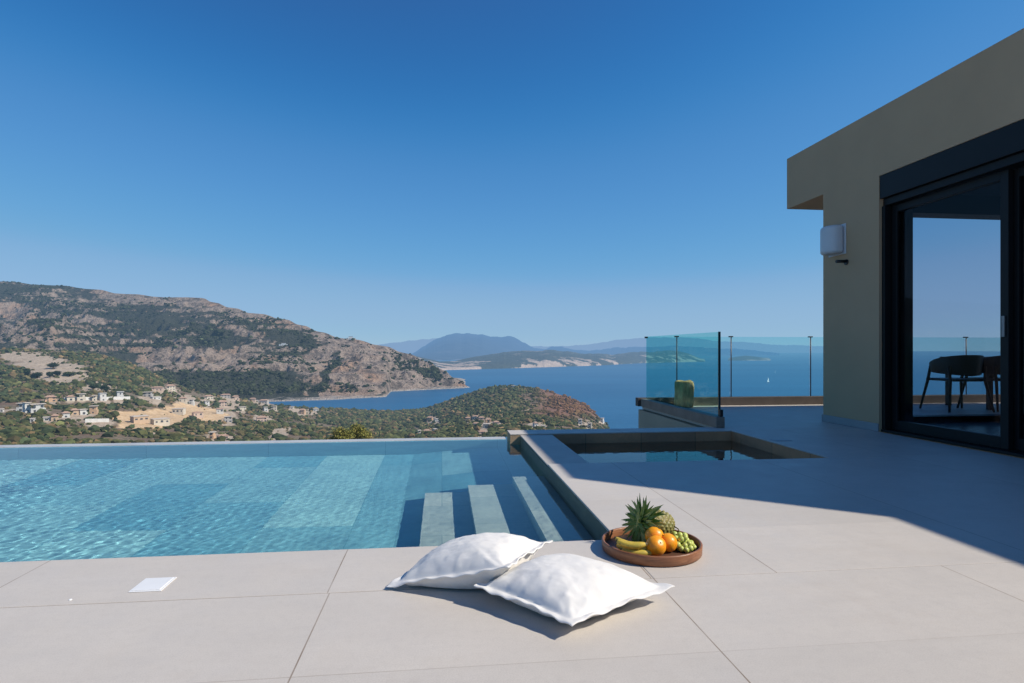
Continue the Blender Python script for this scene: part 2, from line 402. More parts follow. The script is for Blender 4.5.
# fixed lids in the paving
def lid(name, label, x0, x1, y0, y1, mat, sk=0):
    t = thing(name, label, 'floor lid', ((x0+x1)/2, (y0+y1)/2, 0), sk)
    hx, hy = (x1-x0)/2, (y1-y0)/2
    bm = bmesh.new(); add_box(bm, -hx, hx, -hy, hy, .0005, .003); obj('rim', bm, mat, t, .001)
    bm = bmesh.new(); add_box(bm, -hx+.008, hx-.008, -hy+.008, hy-.008, .0032, .0052); obj('lid', bm, mat, t, .001)
    return t
lid('skimmer_lid', 'square white skimmer lid set in the paving beside the pool', -1.118, -1.006, 2.305, 2.437, M_lid)
lid('floor_lid', 'small grey square lid in the shaded paving right of the spa', 3.16, 3.33, 5.42, 5.53, M_lidg)
bm = bmesh.new(); add_lathe(bm, [(0, .004), (.004, .003), (.006, .001), (.006, .0002)], 16)
o = obj('paving_stud', bm, M_lid, loc=(-1.285, 2.262, 0)); tag(o, 'tiny white stud in the paving joint left of the white lid', 'stud')

# retaining walls under the terrace
wallbox('terrace_wall', 3.045, 14, 6.53, 9.12, -7, -.056, M_rend_d)
wallbox('terrace_wall', -9.8, 3.043, 6.78, 6.80, -7, -.53, M_rend_d)

# curbs + glass balustrades
def curb(name, label, x0, x1, y0, y1, z1, mat):
    bm = bmesh.new(); add_box(bm, x0, x1, y0, y1, .001, z1); return tag(obj(name, bm, mat, bevel=.004), label, 'curb')
curb('side_curb', 'brown grey stone curb carrying the side glass panel behind the spa', 3.04, 3.14, 6.42, 9.0, .12, M_curb)
curb('far_curb', 'long dark stone curb along the far edge of the terrace', 3.0, 13.9, 9.004, 9.13, .13, M_curb_far)
def balustrade_panel(t, x0, x1, y0, y1, z0, z1, mat, edges=True):
    bm = bmesh.new(); add_box(bm, x0, x1, y0, y1, z0, z1); obj('panel', bm, mat, t)
t = thing('side_balustrade', 'green tinted glass balustrade at the left side of the terrace behind the spa', 'balustrade', (3.06, 7.7, .12))
def rel(o, t):   # keep world coordinates for children of a placed empty
    o.location = -Vector(t.location)
bm = bmesh.new(); add_box(bm, 3.11, 3.126, 6.52, 8.95, .1215, 1.075); rel(obj('panel', bm, M_gl_side, t), t)
bm = bmesh.new(); add_box(bm, 3.106, 3.130, 6.500, 6.5185, .1215, 1.078); rel(obj('panel_edge', bm, M_gl_edge, t, .002), t)
bm = bmesh.new(); add_box(bm, 3.095, 3.14, 8.952, 8.985, 1.05, 1.076); rel(obj('clamp', bm, M_black, t, .003), t)
bm = bmesh.new(); add_box(bm, 3.10, 3.136, 6.45, 6.498, .1215, .20); rel(obj('shoe', bm, M_black, t, .003), t)
posts = [3.64, 4.53, 5.87, 7.21, 8.62, 9.95, 11.3, 12.6]
t = thing('far_balustrade', 'long clear glass balustrade along the far terrace edge facing the sea', 'balustrade', (8, 9.07, .13))
edges = [3.15]+posts+[13.8]
for a0, a1 in zip(edges, edges[1:]):
    bm = bmesh.new(); add_box(bm, a0+.012, a1-.012, 9.062, 9.076, .1315, 1.078); rel(obj('panel', bm, M_gl_far, t), t)
for p in posts:
    bm = bmesh.new(); add_tube(bm, [(p, 9.05, .1315), (p, 9.05, 1.07)], .0085, 10); po = obj('post', bm, M_black, t); rel(po, t)
    bm = bmesh.new(); add_box(bm, p-.03, p+.03, 9.035, 9.085, 1.0715, 1.09); obj('cap', bm, M_black, po, .004)

# rough stone planter / stool
bm = bmesh.new()
prof = [(0, .004), (.13, .004), (.142, .03), (.146, .12), (.143, .22), (.146, .31), (.140, .385), (.125, .40), (.10, .392), (0, .385)]
add_lathe(bm, prof, 40)
for v in bm.verts:
    n = mnoise.noise(Vector((v.co.x*9, v.co.y*9, v.co.z*5))); f = 1+.06*n+.03*mnoise.noise(v.co*30); v.co.x *= f; v.co.y *= f
    if v.co.z > .35: v.co.z += .02*n
o = obj('stone_stool', bm, M_pot, loc=(3.67, 8.84, 0)); tag(o, 'rough golden stone stool behind the side glass panel', 'stool')

# ------------------------------------------------------------------ house
W = 4.62
house = thing('house', 'modern grey rendered house with overhanging flat roof and sliding glass doors', 'house', (W, 5, 0))
def hpart(name, bm, mat, parent=None, bevel=0):
    o = obj(name, bm, mat, parent or house, bevel)
    if parent is None: rel(o, house)
    return o
RT, RB = 3.445, 2.77
bm = bmesh.new(); add_prism(bm, [(W, 7.65), (W, 2.82), (6.07, 1.69), (6.07, -6), (13, -6), (13, 7.65)], RB, RT)  # diagonal corner out of view, shaped to fit the shadow edge on the deck
hpart('roof', bm, M_render)
DY0, DY1, DZ = 2.95, 5.925, 2.722
bm = bmesh.new()
add_box(bm, W, W+.25, DY1, 6.87, .001, RB-.0005)                 # pier between door and house end
add_box(bm, W, W+.25, DY0, DY1-.0005, DZ, RB-.0005)                # strip above the door
add_prism(bm, [(W, DY0-.001), (W, 2.82), (6.07, 1.69), (6.07, -6), (6.3, -6), (6.3, 1.8), (W+.25, 2.95)], .001, RB-.0005)  # unseen diagonal here follows the roof edge shaped for the deck shadow
add_box(bm, W+.2505, 5.59, 6.62, 6.87, .001, RB-.0005)             # end wall, left of far opening
add_box(bm, 7.25, 12.9, 6.62, 6.87, .001, RB-.0005)
hpart('wall', bm, M_render)
bm = bmesh.new(); add_box(bm, W-.012, W-.0005, DY1, 6.88, .0015, .085); add_box(bm, W-.012, 5.585, 6.8705, 6.882, .0015, .085); hpart('skirting', bm, M_skirt, bevel=.002)
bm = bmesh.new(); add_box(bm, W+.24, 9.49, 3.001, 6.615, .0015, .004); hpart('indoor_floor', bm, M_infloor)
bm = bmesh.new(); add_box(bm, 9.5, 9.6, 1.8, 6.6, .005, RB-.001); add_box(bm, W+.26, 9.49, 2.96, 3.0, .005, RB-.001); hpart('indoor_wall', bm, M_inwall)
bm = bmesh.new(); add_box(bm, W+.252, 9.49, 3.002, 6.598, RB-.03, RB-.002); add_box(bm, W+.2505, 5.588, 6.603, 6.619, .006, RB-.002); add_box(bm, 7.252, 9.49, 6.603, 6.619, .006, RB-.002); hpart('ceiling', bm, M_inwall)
bm = bmesh.new(); add_box(bm, 5.595, 7.245, 6.60, 6.85, 2.51, RB-.001); hpart('shutter_box', bm, M_dark)
bm = bmesh.new(); add_box(bm, 5.595, 7.245, 6.59, 6.75, .005, .075); hpart('threshold', bm, M_frame)
# main shutter box above the sliding doors
bm = bmesh.new(); add_box(bm, W+.006, W+.24, DY0+.002, DY1-.002, 2.475, DZ-.002); hpart('shutter_box', bm, M_frame, bevel=.003)
bm = bmesh.new()
add_box(bm, W+.045, W+.22, DY0+.002, DY1-.002, 2.40, 2.472)       # head rail
add_box(bm, W+.03, W+.09, DY1-.045, DY1-.002, .03, 2.398); add_box(bm, W+.0905, W+.22, DY1-.03, DY1-.004, .03, 2.398)
add_box(bm, W+.02, W+.24, DY0+.002, DY1-.003, .002, .028)
add_box(bm, W+.045, W+.22, DY0+.002, DY0+.05, .03, 2.398)
fr = hpart('door_frame', bm, M_frame, bevel=.003)
def slide(x, y0, y1, lab=None):
    d = bpy.data.objects.new('sliding_door', None); link(d, house); d.location = Vector((x, y0, .03))-Vector(house.location)
    w_ = y1-y0; h_ = 2.365
    bm = bmesh.new()
    add_box(bm, -.025, .025, 0, .075, 0, h_); add_box(bm, -.025, .025, w_-.075, w_, 0, h_)
    add_box(bm, -.0245, .0245, .0752, w_-.0752, 0, .10); add_box(bm, -.0245, .0245, .0752, w_-.0752, h_-.075, h_)
    obj('door_leaf', bm, M_frame, d, .003)
    bm = bmesh.new(); add_box(bm, -.006, .006, .076, w_-.076, .101, h_-.076); obj('glass', bm, M_gl_door, d)
    return d
d1 = slide(W+.14, 4.56, 5.885); d2 = slide(W+.20, 3.02, 4.60)
bm = bmesh.new(); add_box(bm, -.040, -.026, .024, .052, .95, 1.13); obj('handle', bm, simple('steel_handle', (.25, .25, .26), .35, .05, 5, Metallic=.6), d1, .003)
# wall fixtures
t = thing('alarm_box', 'white rounded box mounted high on the grey wall near its corner', 'wall fixture', (W, 6.60, 2.155))
bm = bmesh.new()
pts = []
for k in range(-8, 9):
    a_ = k/8*R(86); pts.append((-.05-.135*math.cos(a_)**.75, .14*math.sin(a_)/math.sin(R(86))))
add_prism(bm, [(-.012, .14)]+[(x, y) for x, y in pts[::-1]]+[(-.012, -.14)], -.165, .165); obj('cover', bm, M_white, t, .04, 5)
bm = bmesh.new(); add_box(bm, -.011, -.0005, -.155, .155, -.175, .175); obj('back_plate', bm, M_white, t, .004)
t = thing('wall_spotlight', 'slim black spotlight arm on the wall under the white box', 'wall light', (W, 6.42, 1.89))
bm = bmesh.new(); add_tube(bm, [(-.012, .02, .0), (-.13, .02, -.004)], .018, 14); obj('spot_head', bm, M_black, t)
bm = bmesh.new(); add_tube(bm, [(-.0005, .02, -.01), (-.014, .02, -.01)], .032, 18); obj('wall_rose', bm, M_black, t)

# terrace furniture seen through the house
M_chair = simple('dark_moulded_plastic', (.009, .009, .011), .5, .1, 8)
def make_chair(loc, rz, label, group):
    t = thing('armchair', label, 'chair', loc, rz, group)
    # shell: curved wrap-around back
    bm = bmesh.new(); n = 20; rows = []
    for i in range(n+1):
        a_ = R(-115)+R(230)*i/n; front = abs(a_)/R(115)
        top = .80-.12*front**2.4; bot = .50+.05*front
        r = .275+.012*front
        x, y = -r*math.cos(a_), r*math.sin(a_)
        rows.append([(x*.96, y*.96, bot), (x*1.05, y*1.03, top), (x*1.05+.02*math.cos(a_), y*1.03-.02*math.sin(a_), top), (x*.96+.02*math.cos(a_), y*.96-.02*math.sin(a_), bot)])
    vr = [[bm.verts.new(p) for p in r_] for r_ in rows]
    for r0, r1 in zip(vr, vr[1:]):
        for k in range(4):
            f = bm.faces.new((r0[k], r0[(k+1) % 4], r1[(k+1) % 4], r1[k])); f.smooth = True
    bm.faces.new(vr[0][::-1]); bm.faces.new(vr[-1]); obj('backrest', bm, M_chair, t, .004)
    bm = bmesh.new(); add_box(bm, -.22, .24, -.235, .235, .425, .46)
    for v in bm.verts: v.co.y *= 1.0 if v.co.x > 0 else .85
    obj('seat', bm, M_chair, t, .015, 3)
    for sx, sy in ((1, 1), (1, -1), (-1, 1), (-1, -1)):
        bm = bmesh.new()
        add_tube(bm, [(sx*.27, sy*.285, 0), (sx*.205, sy*.225, .43), (sx*.19 if sx < 0 else sx*.14, sy*.235, .64)] if True else [], [.013, .019, .017], 10)
        obj('leg', bm, M_chair, t)
    return t
for q_ in (make_chair((7.36, 7.90, .001), R(84), 'dark moulded armchair at the left end of the terrace table, back to the house', 'armchairs at the terrace table'),
           make_chair((8.02, 7.95, .001), R(97), 'dark moulded armchair half hidden by the sliding door stile, right of the other', 'armchairs at the terrace table')):
    q_.scale = (1.1, 1.1, 1)
t = thing('outdoor_table', 'dark rectangular dining table on the terrace beyond the room', 'table', (8.62, 8.28, .001))
bm = bmesh.new(); add_box(bm, -.80, .9, -.42, .42, .735, .765); obj('tabletop', bm, M_chair, t, .004)
for sx in (-.70, .8):
    for sy in (-.36, .36):
        bm = bmesh.new(); add_box(bm, sx-.03, sx+.03, sy-.03, sy+.03, 0, .7245); obj('leg', bm, M_chair, t, .003)

# ------------------------------------------------------------------ pillows
def pillow(name, label, L, N, Rr, F, thick, seed, belly=.8):
    """L,N,R,F corners (world), quilted linen cover with a flat flange."""
    L, N, Rr, F = [np.array(p) for p in (L, N, Rr, F)]
    nrm = np.cross(N-L, F-L); nrm /= np.linalg.norm(nrm)
    if nrm[2] < 0: nrm = -nrm
    n = 72; g = np.linspace(-1, 1, n); U, V = np.meshgrid(g, g)
    fl = .885
    def cover(sgn):
        # pincushion outline
        pu = U*(1-.055*(1-V**2)*np.abs(U)**3); pv = V*(1-.055*(1-U**2)*np.abs(V)**3)
        a = ((1-pu)/2)[..., None]; b = ((1-pv)/2)[..., None]
        P = L*a*b + N*(1-a)*b + Rr*(1-a)*(1-b) + F*a*(1-b)
        uu = np.clip(np.abs(U)/fl, 0, 1); vv = np.clip(np.abs(V)/fl, 0, 1)
        body = ((1-uu**2.3)*(1-vv**2.3))**.62
        wr = fbm(U*2.3+seed, V*2.3-seed, 4)-.5
        rad = np.arctan2(np.abs(V)-1.05, np.abs(U)-1.05)
        corner = np.exp(-((1-np.abs(U))**2+(1-np.abs(V))**2)/.28)
        fold = np.sin(rad*17+seed*3+wr*8)*corner*.0065*np.clip(body*2.2, 0, 1)
        edgefold = (np.sin(U*21+seed+wr*6)*np.exp(-((1-np.abs(V))/.22)**2)+np.sin(V*19-seed+wr*6)*np.exp(-((1-np.abs(U))/.22)**2))*.0034*np.clip(body*3, 0, 1)
        h = thick*body*(1+.13*wr) + fold + edgefold +   .0075*(fbm(U*5-seed, V*5+seed, 3)-.5)*np.clip(body*3, 0, 1)
        crease = fbm(U*1.6+V*.9+seed*2, V*5.5-U*1.2, 4, .55, True)
        h = h+(crease-.62)*.008*np.clip(body*2.5, 0, 1)*(.35+.65*np.clip(1.25-body, 0, 1))
        h = np.maximum(h, .0028)
        flz = np.maximum(np.abs(U), np.abs(V)); k = np.clip((flz-fl)/(1-fl), 0, 1)
        wave = .0032*k*(np.sin(U*19+seed*2+3*wr)+np.sin(V*17-seed-3*wr)+1.3*np.sin(U*5+V*7+seed))
        P = P + nrm*(sgn*(h if sgn > 0 else h*belly) + wave)[..., None]
        return P.reshape(-1, 3)
    T = cover(1); B = cover(-1); Vv = np.concatenate([T, B])
    Ft = grid_faces(n, n); Fb = grid_faces(n, n)[:, ::-1]+n*n
    rim = np.concatenate([np.arange(n), np.arange(2*n-1, n*n, n), np.arange(n*n-2, n*n-n-1, -1), np.arange(n*n-2*n, 0, -n)])
    r2 = np.roll(rim, -1); Fr = np.stack([r2, rim, rim+n*n, r2+n*n], 1)
    z = Vv[:, 2]; Vv[:, 2] = np.where(z < .012, .003+.009*np.exp((z-.012)/.02), z)
    ctr = np.array([Vv[:, 0].mean(), Vv[:, 1].mean(), 0])
    o = np_mesh(name, Vv-ctr, np.concatenate([Ft, Fb, Fr]), M_linen); o.location = ctr
    md = o.modifiers.new('sub', 'SUBSURF'); md.levels = 1; md.render_levels = 1
    return tag(o, label, 'cushion', 'white cushions by the pool')
pillow('cushion', 'white linen cushion lying flat nearest the fruit tray', (.105, 2.06, .066), (.385, 1.765, .046), (.795, 1.99, .055), (.43, 2.37, .05), .088, 1.7)
pillow('cushion', 'white linen cushion tilted against the other one with its left tip on the paving', (-.205, 2.225, .012), (.222, 2.02, .135), (.435, 2.335, .118), (.03, 2.55, .04), .088, 4.2, 1.15)

# ------------------------------------------------------------------ fruit tray
TX, TY = .902, 2.530
t = thing('fruit_tray', 'round reddish wooden tray of fruit at the pool corner', 'tray', (TX, TY, 0))
bm = bmesh.new(); add_lathe(bm, [(0, .002), (.205, .002), (.211, .006), (.213, .042), (.2105, .0455), (.205, .0455), (.2025, .042), (.200, .013)], 72); obj('rim', bm, M_wood, t)
bm = bmesh.new(); add_lathe(bm, [(0, .0125), (.2, .0125)], 72); obj('base', bm, simple('dark_tray_base', (.10, .05, .03), .5, .2, 12), t)
ZB = .0135
def orange(x, y, z, r, label, rot):
    t = thing('orange', label, 'orange', (x, y, z), rot, 'oranges in the fruit tray')
    bm = bmesh.new(); bmesh.ops.create_uvsphere(bm, u_segments=40, v_segments=24, radius=r)
    for v in bm.verts:
        q = v.co.normalized(); f = 1+.02*mnoise.noise(q*1.7+Vector((x*30, y*30, 0)))
        if q.z > .93: f -= .05*(q.z-.93)/.07
        v.co = q*r*f; v.co.z *= .96
    obj('peel', bm, M_orange, t, smooth=True)
    bm = bmesh.new(); add_lathe(bm, [(0, r*.925), (.004, r*.92), (.0045, r*.895)], 8); obj('stalk_scar', bm, M_stem, t)
    t.rotation_euler = (R(55), R(random.uniform(-30, 30)), rot)
def floor_at(px, py, z):
    d = FPX*(CH-z)/(py-HZ); xc = (px-512)/FPX*d
    return xc*math.cos(A)+d*math.sin(A), -xc*math.sin(A)+d*math.cos(A)
orange(.885, 2.425, ZB+.041, .042, 'large bright orange in front of the other oranges', .4)
orange(.955, 2.470, ZB+.038, .039, 'orange touching the grapes, right of the front orange', 1.9)
orange(.905, 2.500, ZB+.058, .040, 'orange resting at the back under the pineapple leaves', 3.0)
# pineapple
PB = Vector((.965, 2.625, .086)); AX = Vector((-.80, -.45, .20)).normalized()
t = thing('pineapple', 'ripe pineapple with leafy crown leaning across the tray', 'pineapple', PB)
t.rotation_mode = 'QUATERNION'; t.rotation_quaternion = AX.to_track_quat('Z', 'Y')
nu, nv = 112, 84; u = np.linspace(0, 2*math.pi, nu, endpoint=False); v = np.linspace(0, math.pi, nv)
Uu, Vv_ = np.meshgrid(u, v); s_ = np.sin(Vv_)**.72; cz = np.cos(Vv_)
p = (Uu/(2*math.pi))*13; q = (Vv_/math.pi)*9.5
a1 = np.abs(((p+q) % 1)-.5)*2; a2 = np.abs(((p-q) % 1)-.5)*2
cell = (1-np.maximum(a1, a2)**2.2); eye = np.exp(-((a1**2+a2**2))/.10)
rr = .058*s_*(1+.085*cell+.05*eye); col = np.clip(cell*.9-.35*eye, 0, 1)
Vp = np.stack([rr*np.cos(Uu), rr*np.sin(Uu), -cz*.088*-1], -1).reshape(-1, 3)
Fq = []
idx = np.arange(nu*nv).reshape(nv, nu)
Fq = np.stack([idx[:-1].ravel(), np.roll(idx, -1, 1)[:-1].ravel(), np.roll(idx, -1, 1)[1:].ravel(), idx[1:].ravel()], 1)
cc = np.repeat(col.reshape(-1, 1), 4, 1)
np_mesh('rind', Vp, Fq, M_pine, t, cols=cc)
LV, LF, LC = [], [], []
def leaf(base, d0, length, width, droop, twist, shade):
    """one folded leaf blade, appended to LV/LF"""
    n = 9; off = len(LV); d = Vector(d0).normalized(); p = Vector(base)
    side = d.cross(Vector((.1, .05, 1))).normalized(); side.rotate(Matrix.Rotation(twist, 3, d))
    for i in range(n):
        s = i/(n-1); wd = width*(1-s)**.7*(.75+.9*s*(1-s)) if i < n-1 else .0006
        up = side.cross(d).normalized()
        LV.extend([p-side*wd+up*wd*.45, p.copy(), p+side*wd+up*wd*.45])
        LC.extend([shade*(1.15-.75*s)]*3)
        LC[-2] *= .45
        d = (d+droop*(1/(n-1))*2).normalized(); p = p+d*(length/(n-1)); side = (side-d*side.dot(d)).normalized()
    for i in range(n-1):
        for k in range(2):
            a_ = off+i*3+k; LF.append((a_, a_+1, a_+4, a_+3))
qinv = AX.to_track_quat('Z', 'Y').inverted(); down = qinv @ Vector((0, 0, -1))
for i in range(96):
    fr_ = i/95; ang = i*2.399963; tilt = R(88)*(1-fr_)**.8+R(6)
    d0 = Vector((math.sin(tilt)*math.cos(ang), math.sin(tilt)*math.sin(ang), math.cos(tilt)))
    ln = .048+.060*math.sin(math.pi*min(1, fr_*.9+.22))+random.uniform(-.012, .016)
    out = Vector((math.cos(ang), math.sin(ang), 0))
    dr = out*random.uniform(.7, 2.1)*(.45+fr_) + down*random.uniform(.1, 1.0)*(1-fr_*.4)
    leaf((.012*(1-fr_)*math.cos(ang)*1.6, .012*(1-fr_)*math.sin(ang)*1.6, .078+.038*fr_), d0, ln, .0150*(1.1-.4*fr_), dr, random.uniform(-.4, .4), random.choice([.05, .12, .2, .35, .6, .85]))
np_mesh('crown', np.array([tuple(x) for x in LV]), np.array(LF), M_pleaf, t, cols=np.repeat(np.clip(np.array(LC), 0, 1).reshape(-1, 1), 4, 1))
# bananas
t = thing('banana_bunch', 'bunch of small ripe bananas at the left of the tray', 'bananas', (.79, 2.47, ZB))
def banana(p0, yaw, bend, ln, r, z, roll):
    bm = bmesh.new(); pts = []; rad = []
    n = 14
    for i in range(n):
        s = i/(n-1); a_ = (s-.5)*bend
        x = math.sin(a_)/bend*ln; y = (1-math.cos(a_))/bend*ln
        q_ = Vector((x, y*math.cos(roll), y*math.sin(roll))); q_.rotate(Matrix.Rotation(yaw, 3, 'Z')); pts.append(Vector(p0)+q_+Vector((0, 0, z)))
        rad.append(r*(1-abs(2*s-1)**3.2*.72) if .03 < s < .97 else r*.26)
    add_tube(bm, pts, rad, 7, True)
    o = obj('banana', bm, [M_banana, M_btip], t)
    md = o.modifiers.new('sub', 'SUBSURF'); md.levels = 1; md.render_levels = 1
    for p_ in o.data.polygons:
        if p_.index < 7 or p_.index >= 12*7: p_.material_index = 1
banana((.01, -.055, 0), R(-18), 1.2, .15, .0165, .017, R(12))
banana((-.005, -.020, 0), R(-30), 1.3, .15, .017, .020, R(30))
banana((.0, .015, 0), R(-40), 1.2, .16, .017, .030, R(45))
banana((-.012, -.045, 0), R(-26), 1.2, .14, .016, .046, R(35))
# grapes
t = thing('grape_bunch', 'bunch of green grapes at the right edge of the tray', 'grapes', (1.025, 2.505, ZB))
gb = None; placed = []
tries = 0
while len(placed) < 46 and tries < 6000:
    tries += 1
    a_ = random.uniform(0, 6.28); r_ = math.sqrt(random.random())*.058; z_ = .011+random.random()*.055*(1-(r_/.06)**2)
    p_ = Vector((r_*math.cos(a_)*.9, r_*math.sin(a_)*1.15, z_))
    if all((p_-q_).length > .0175 for q_ in placed): placed.append(p_)
for i, p_ in enumerate(placed):
    if gb is None:
        bm = bmesh.new(); bmesh.ops.create_uvsphere(bm, u_segments=16, v_segments=10, radius=.0125)
        for v in bm.verts: v.co.z *= 1.12
        gb = obj('grape', bm, M_grape, t, smooth=True); g = gb
    else:
        g = gb.copy(); link(g, t)
    g.location = p_; g.rotation_euler = (random.uniform(-.8, .8), random.uniform(-.8, .8), 0); k = random.uniform(.88, 1.1); g.scale = (k, k, k)
bm = bmesh.new(); add_tube(bm, [(0, 0, .02), (.005, .01, .055), (.0, .03, .075), (-.01, .05, .08)], [.003, .0028, .0025, .003], 7); obj('stalk', bm, M_stem, t)

# ================================================================== landscape
SEA = -150.
def ray(px):
    k = (np.asarray(px, float)-512)/FPX
    return k*math.cos(A)+math.sin(A), math.cos(A)-k*math.sin(A)
def zof(y, d): return CH-(y-HZ)/FPX*d

# --- sea
r_ = np.concatenate([[60], np.geomspace(250, 90000, 90)]); th = np.linspace(R(-75), R(75), 121)
RR, TT = np.meshgrid(r_, th)
V = np.stack([RR*np.sin(TT), RR*np.cos(TT), np.full_like(RR, SEA)], -1).reshape(-1, 3)
s = NT('sea_water'); sc1 = s.vmap(s.pos(), (.0007, .0022, .004))
n1 = s.noise(1., 4, .55, sc1); n2 = s.noise(.05, 6, .6, s.vmap(s.pos(), (1, .6, 1)))
c = s.mix(s.mapr(n1, .35, .68), (.010, .092, .205), (.022, .130, .262))
nm = s.bump(n2, .25, 6.)
M_sea = s.done(s.haze(s.bsdf(c, .38, nm, Specular_IOR_Level=.25), 11500., HAZE))
o = np_mesh('sea', V, grid_faces(len(th), len(r_)), M_sea); tag(o, kind='structure')

# --- generic ray-terrain builder
def interp(px, pts):
    pts = np.array(pts, float); return np.interp(px, pts[:, 0], pts[:, 1])
def smooth_interp(px, pts, k=9):
    lo, hi = px.min(), px.max(); fine = np.linspace(lo-40, hi+40, int((hi-lo+80)*2)); v = interp(fine, pts)
    ker = np.hanning(k*2+1); ker /= ker.sum(); v = np.convolve(np.pad(v, k, 'edge'), ker, 'valid')
    return np.interp(px, fine, v)

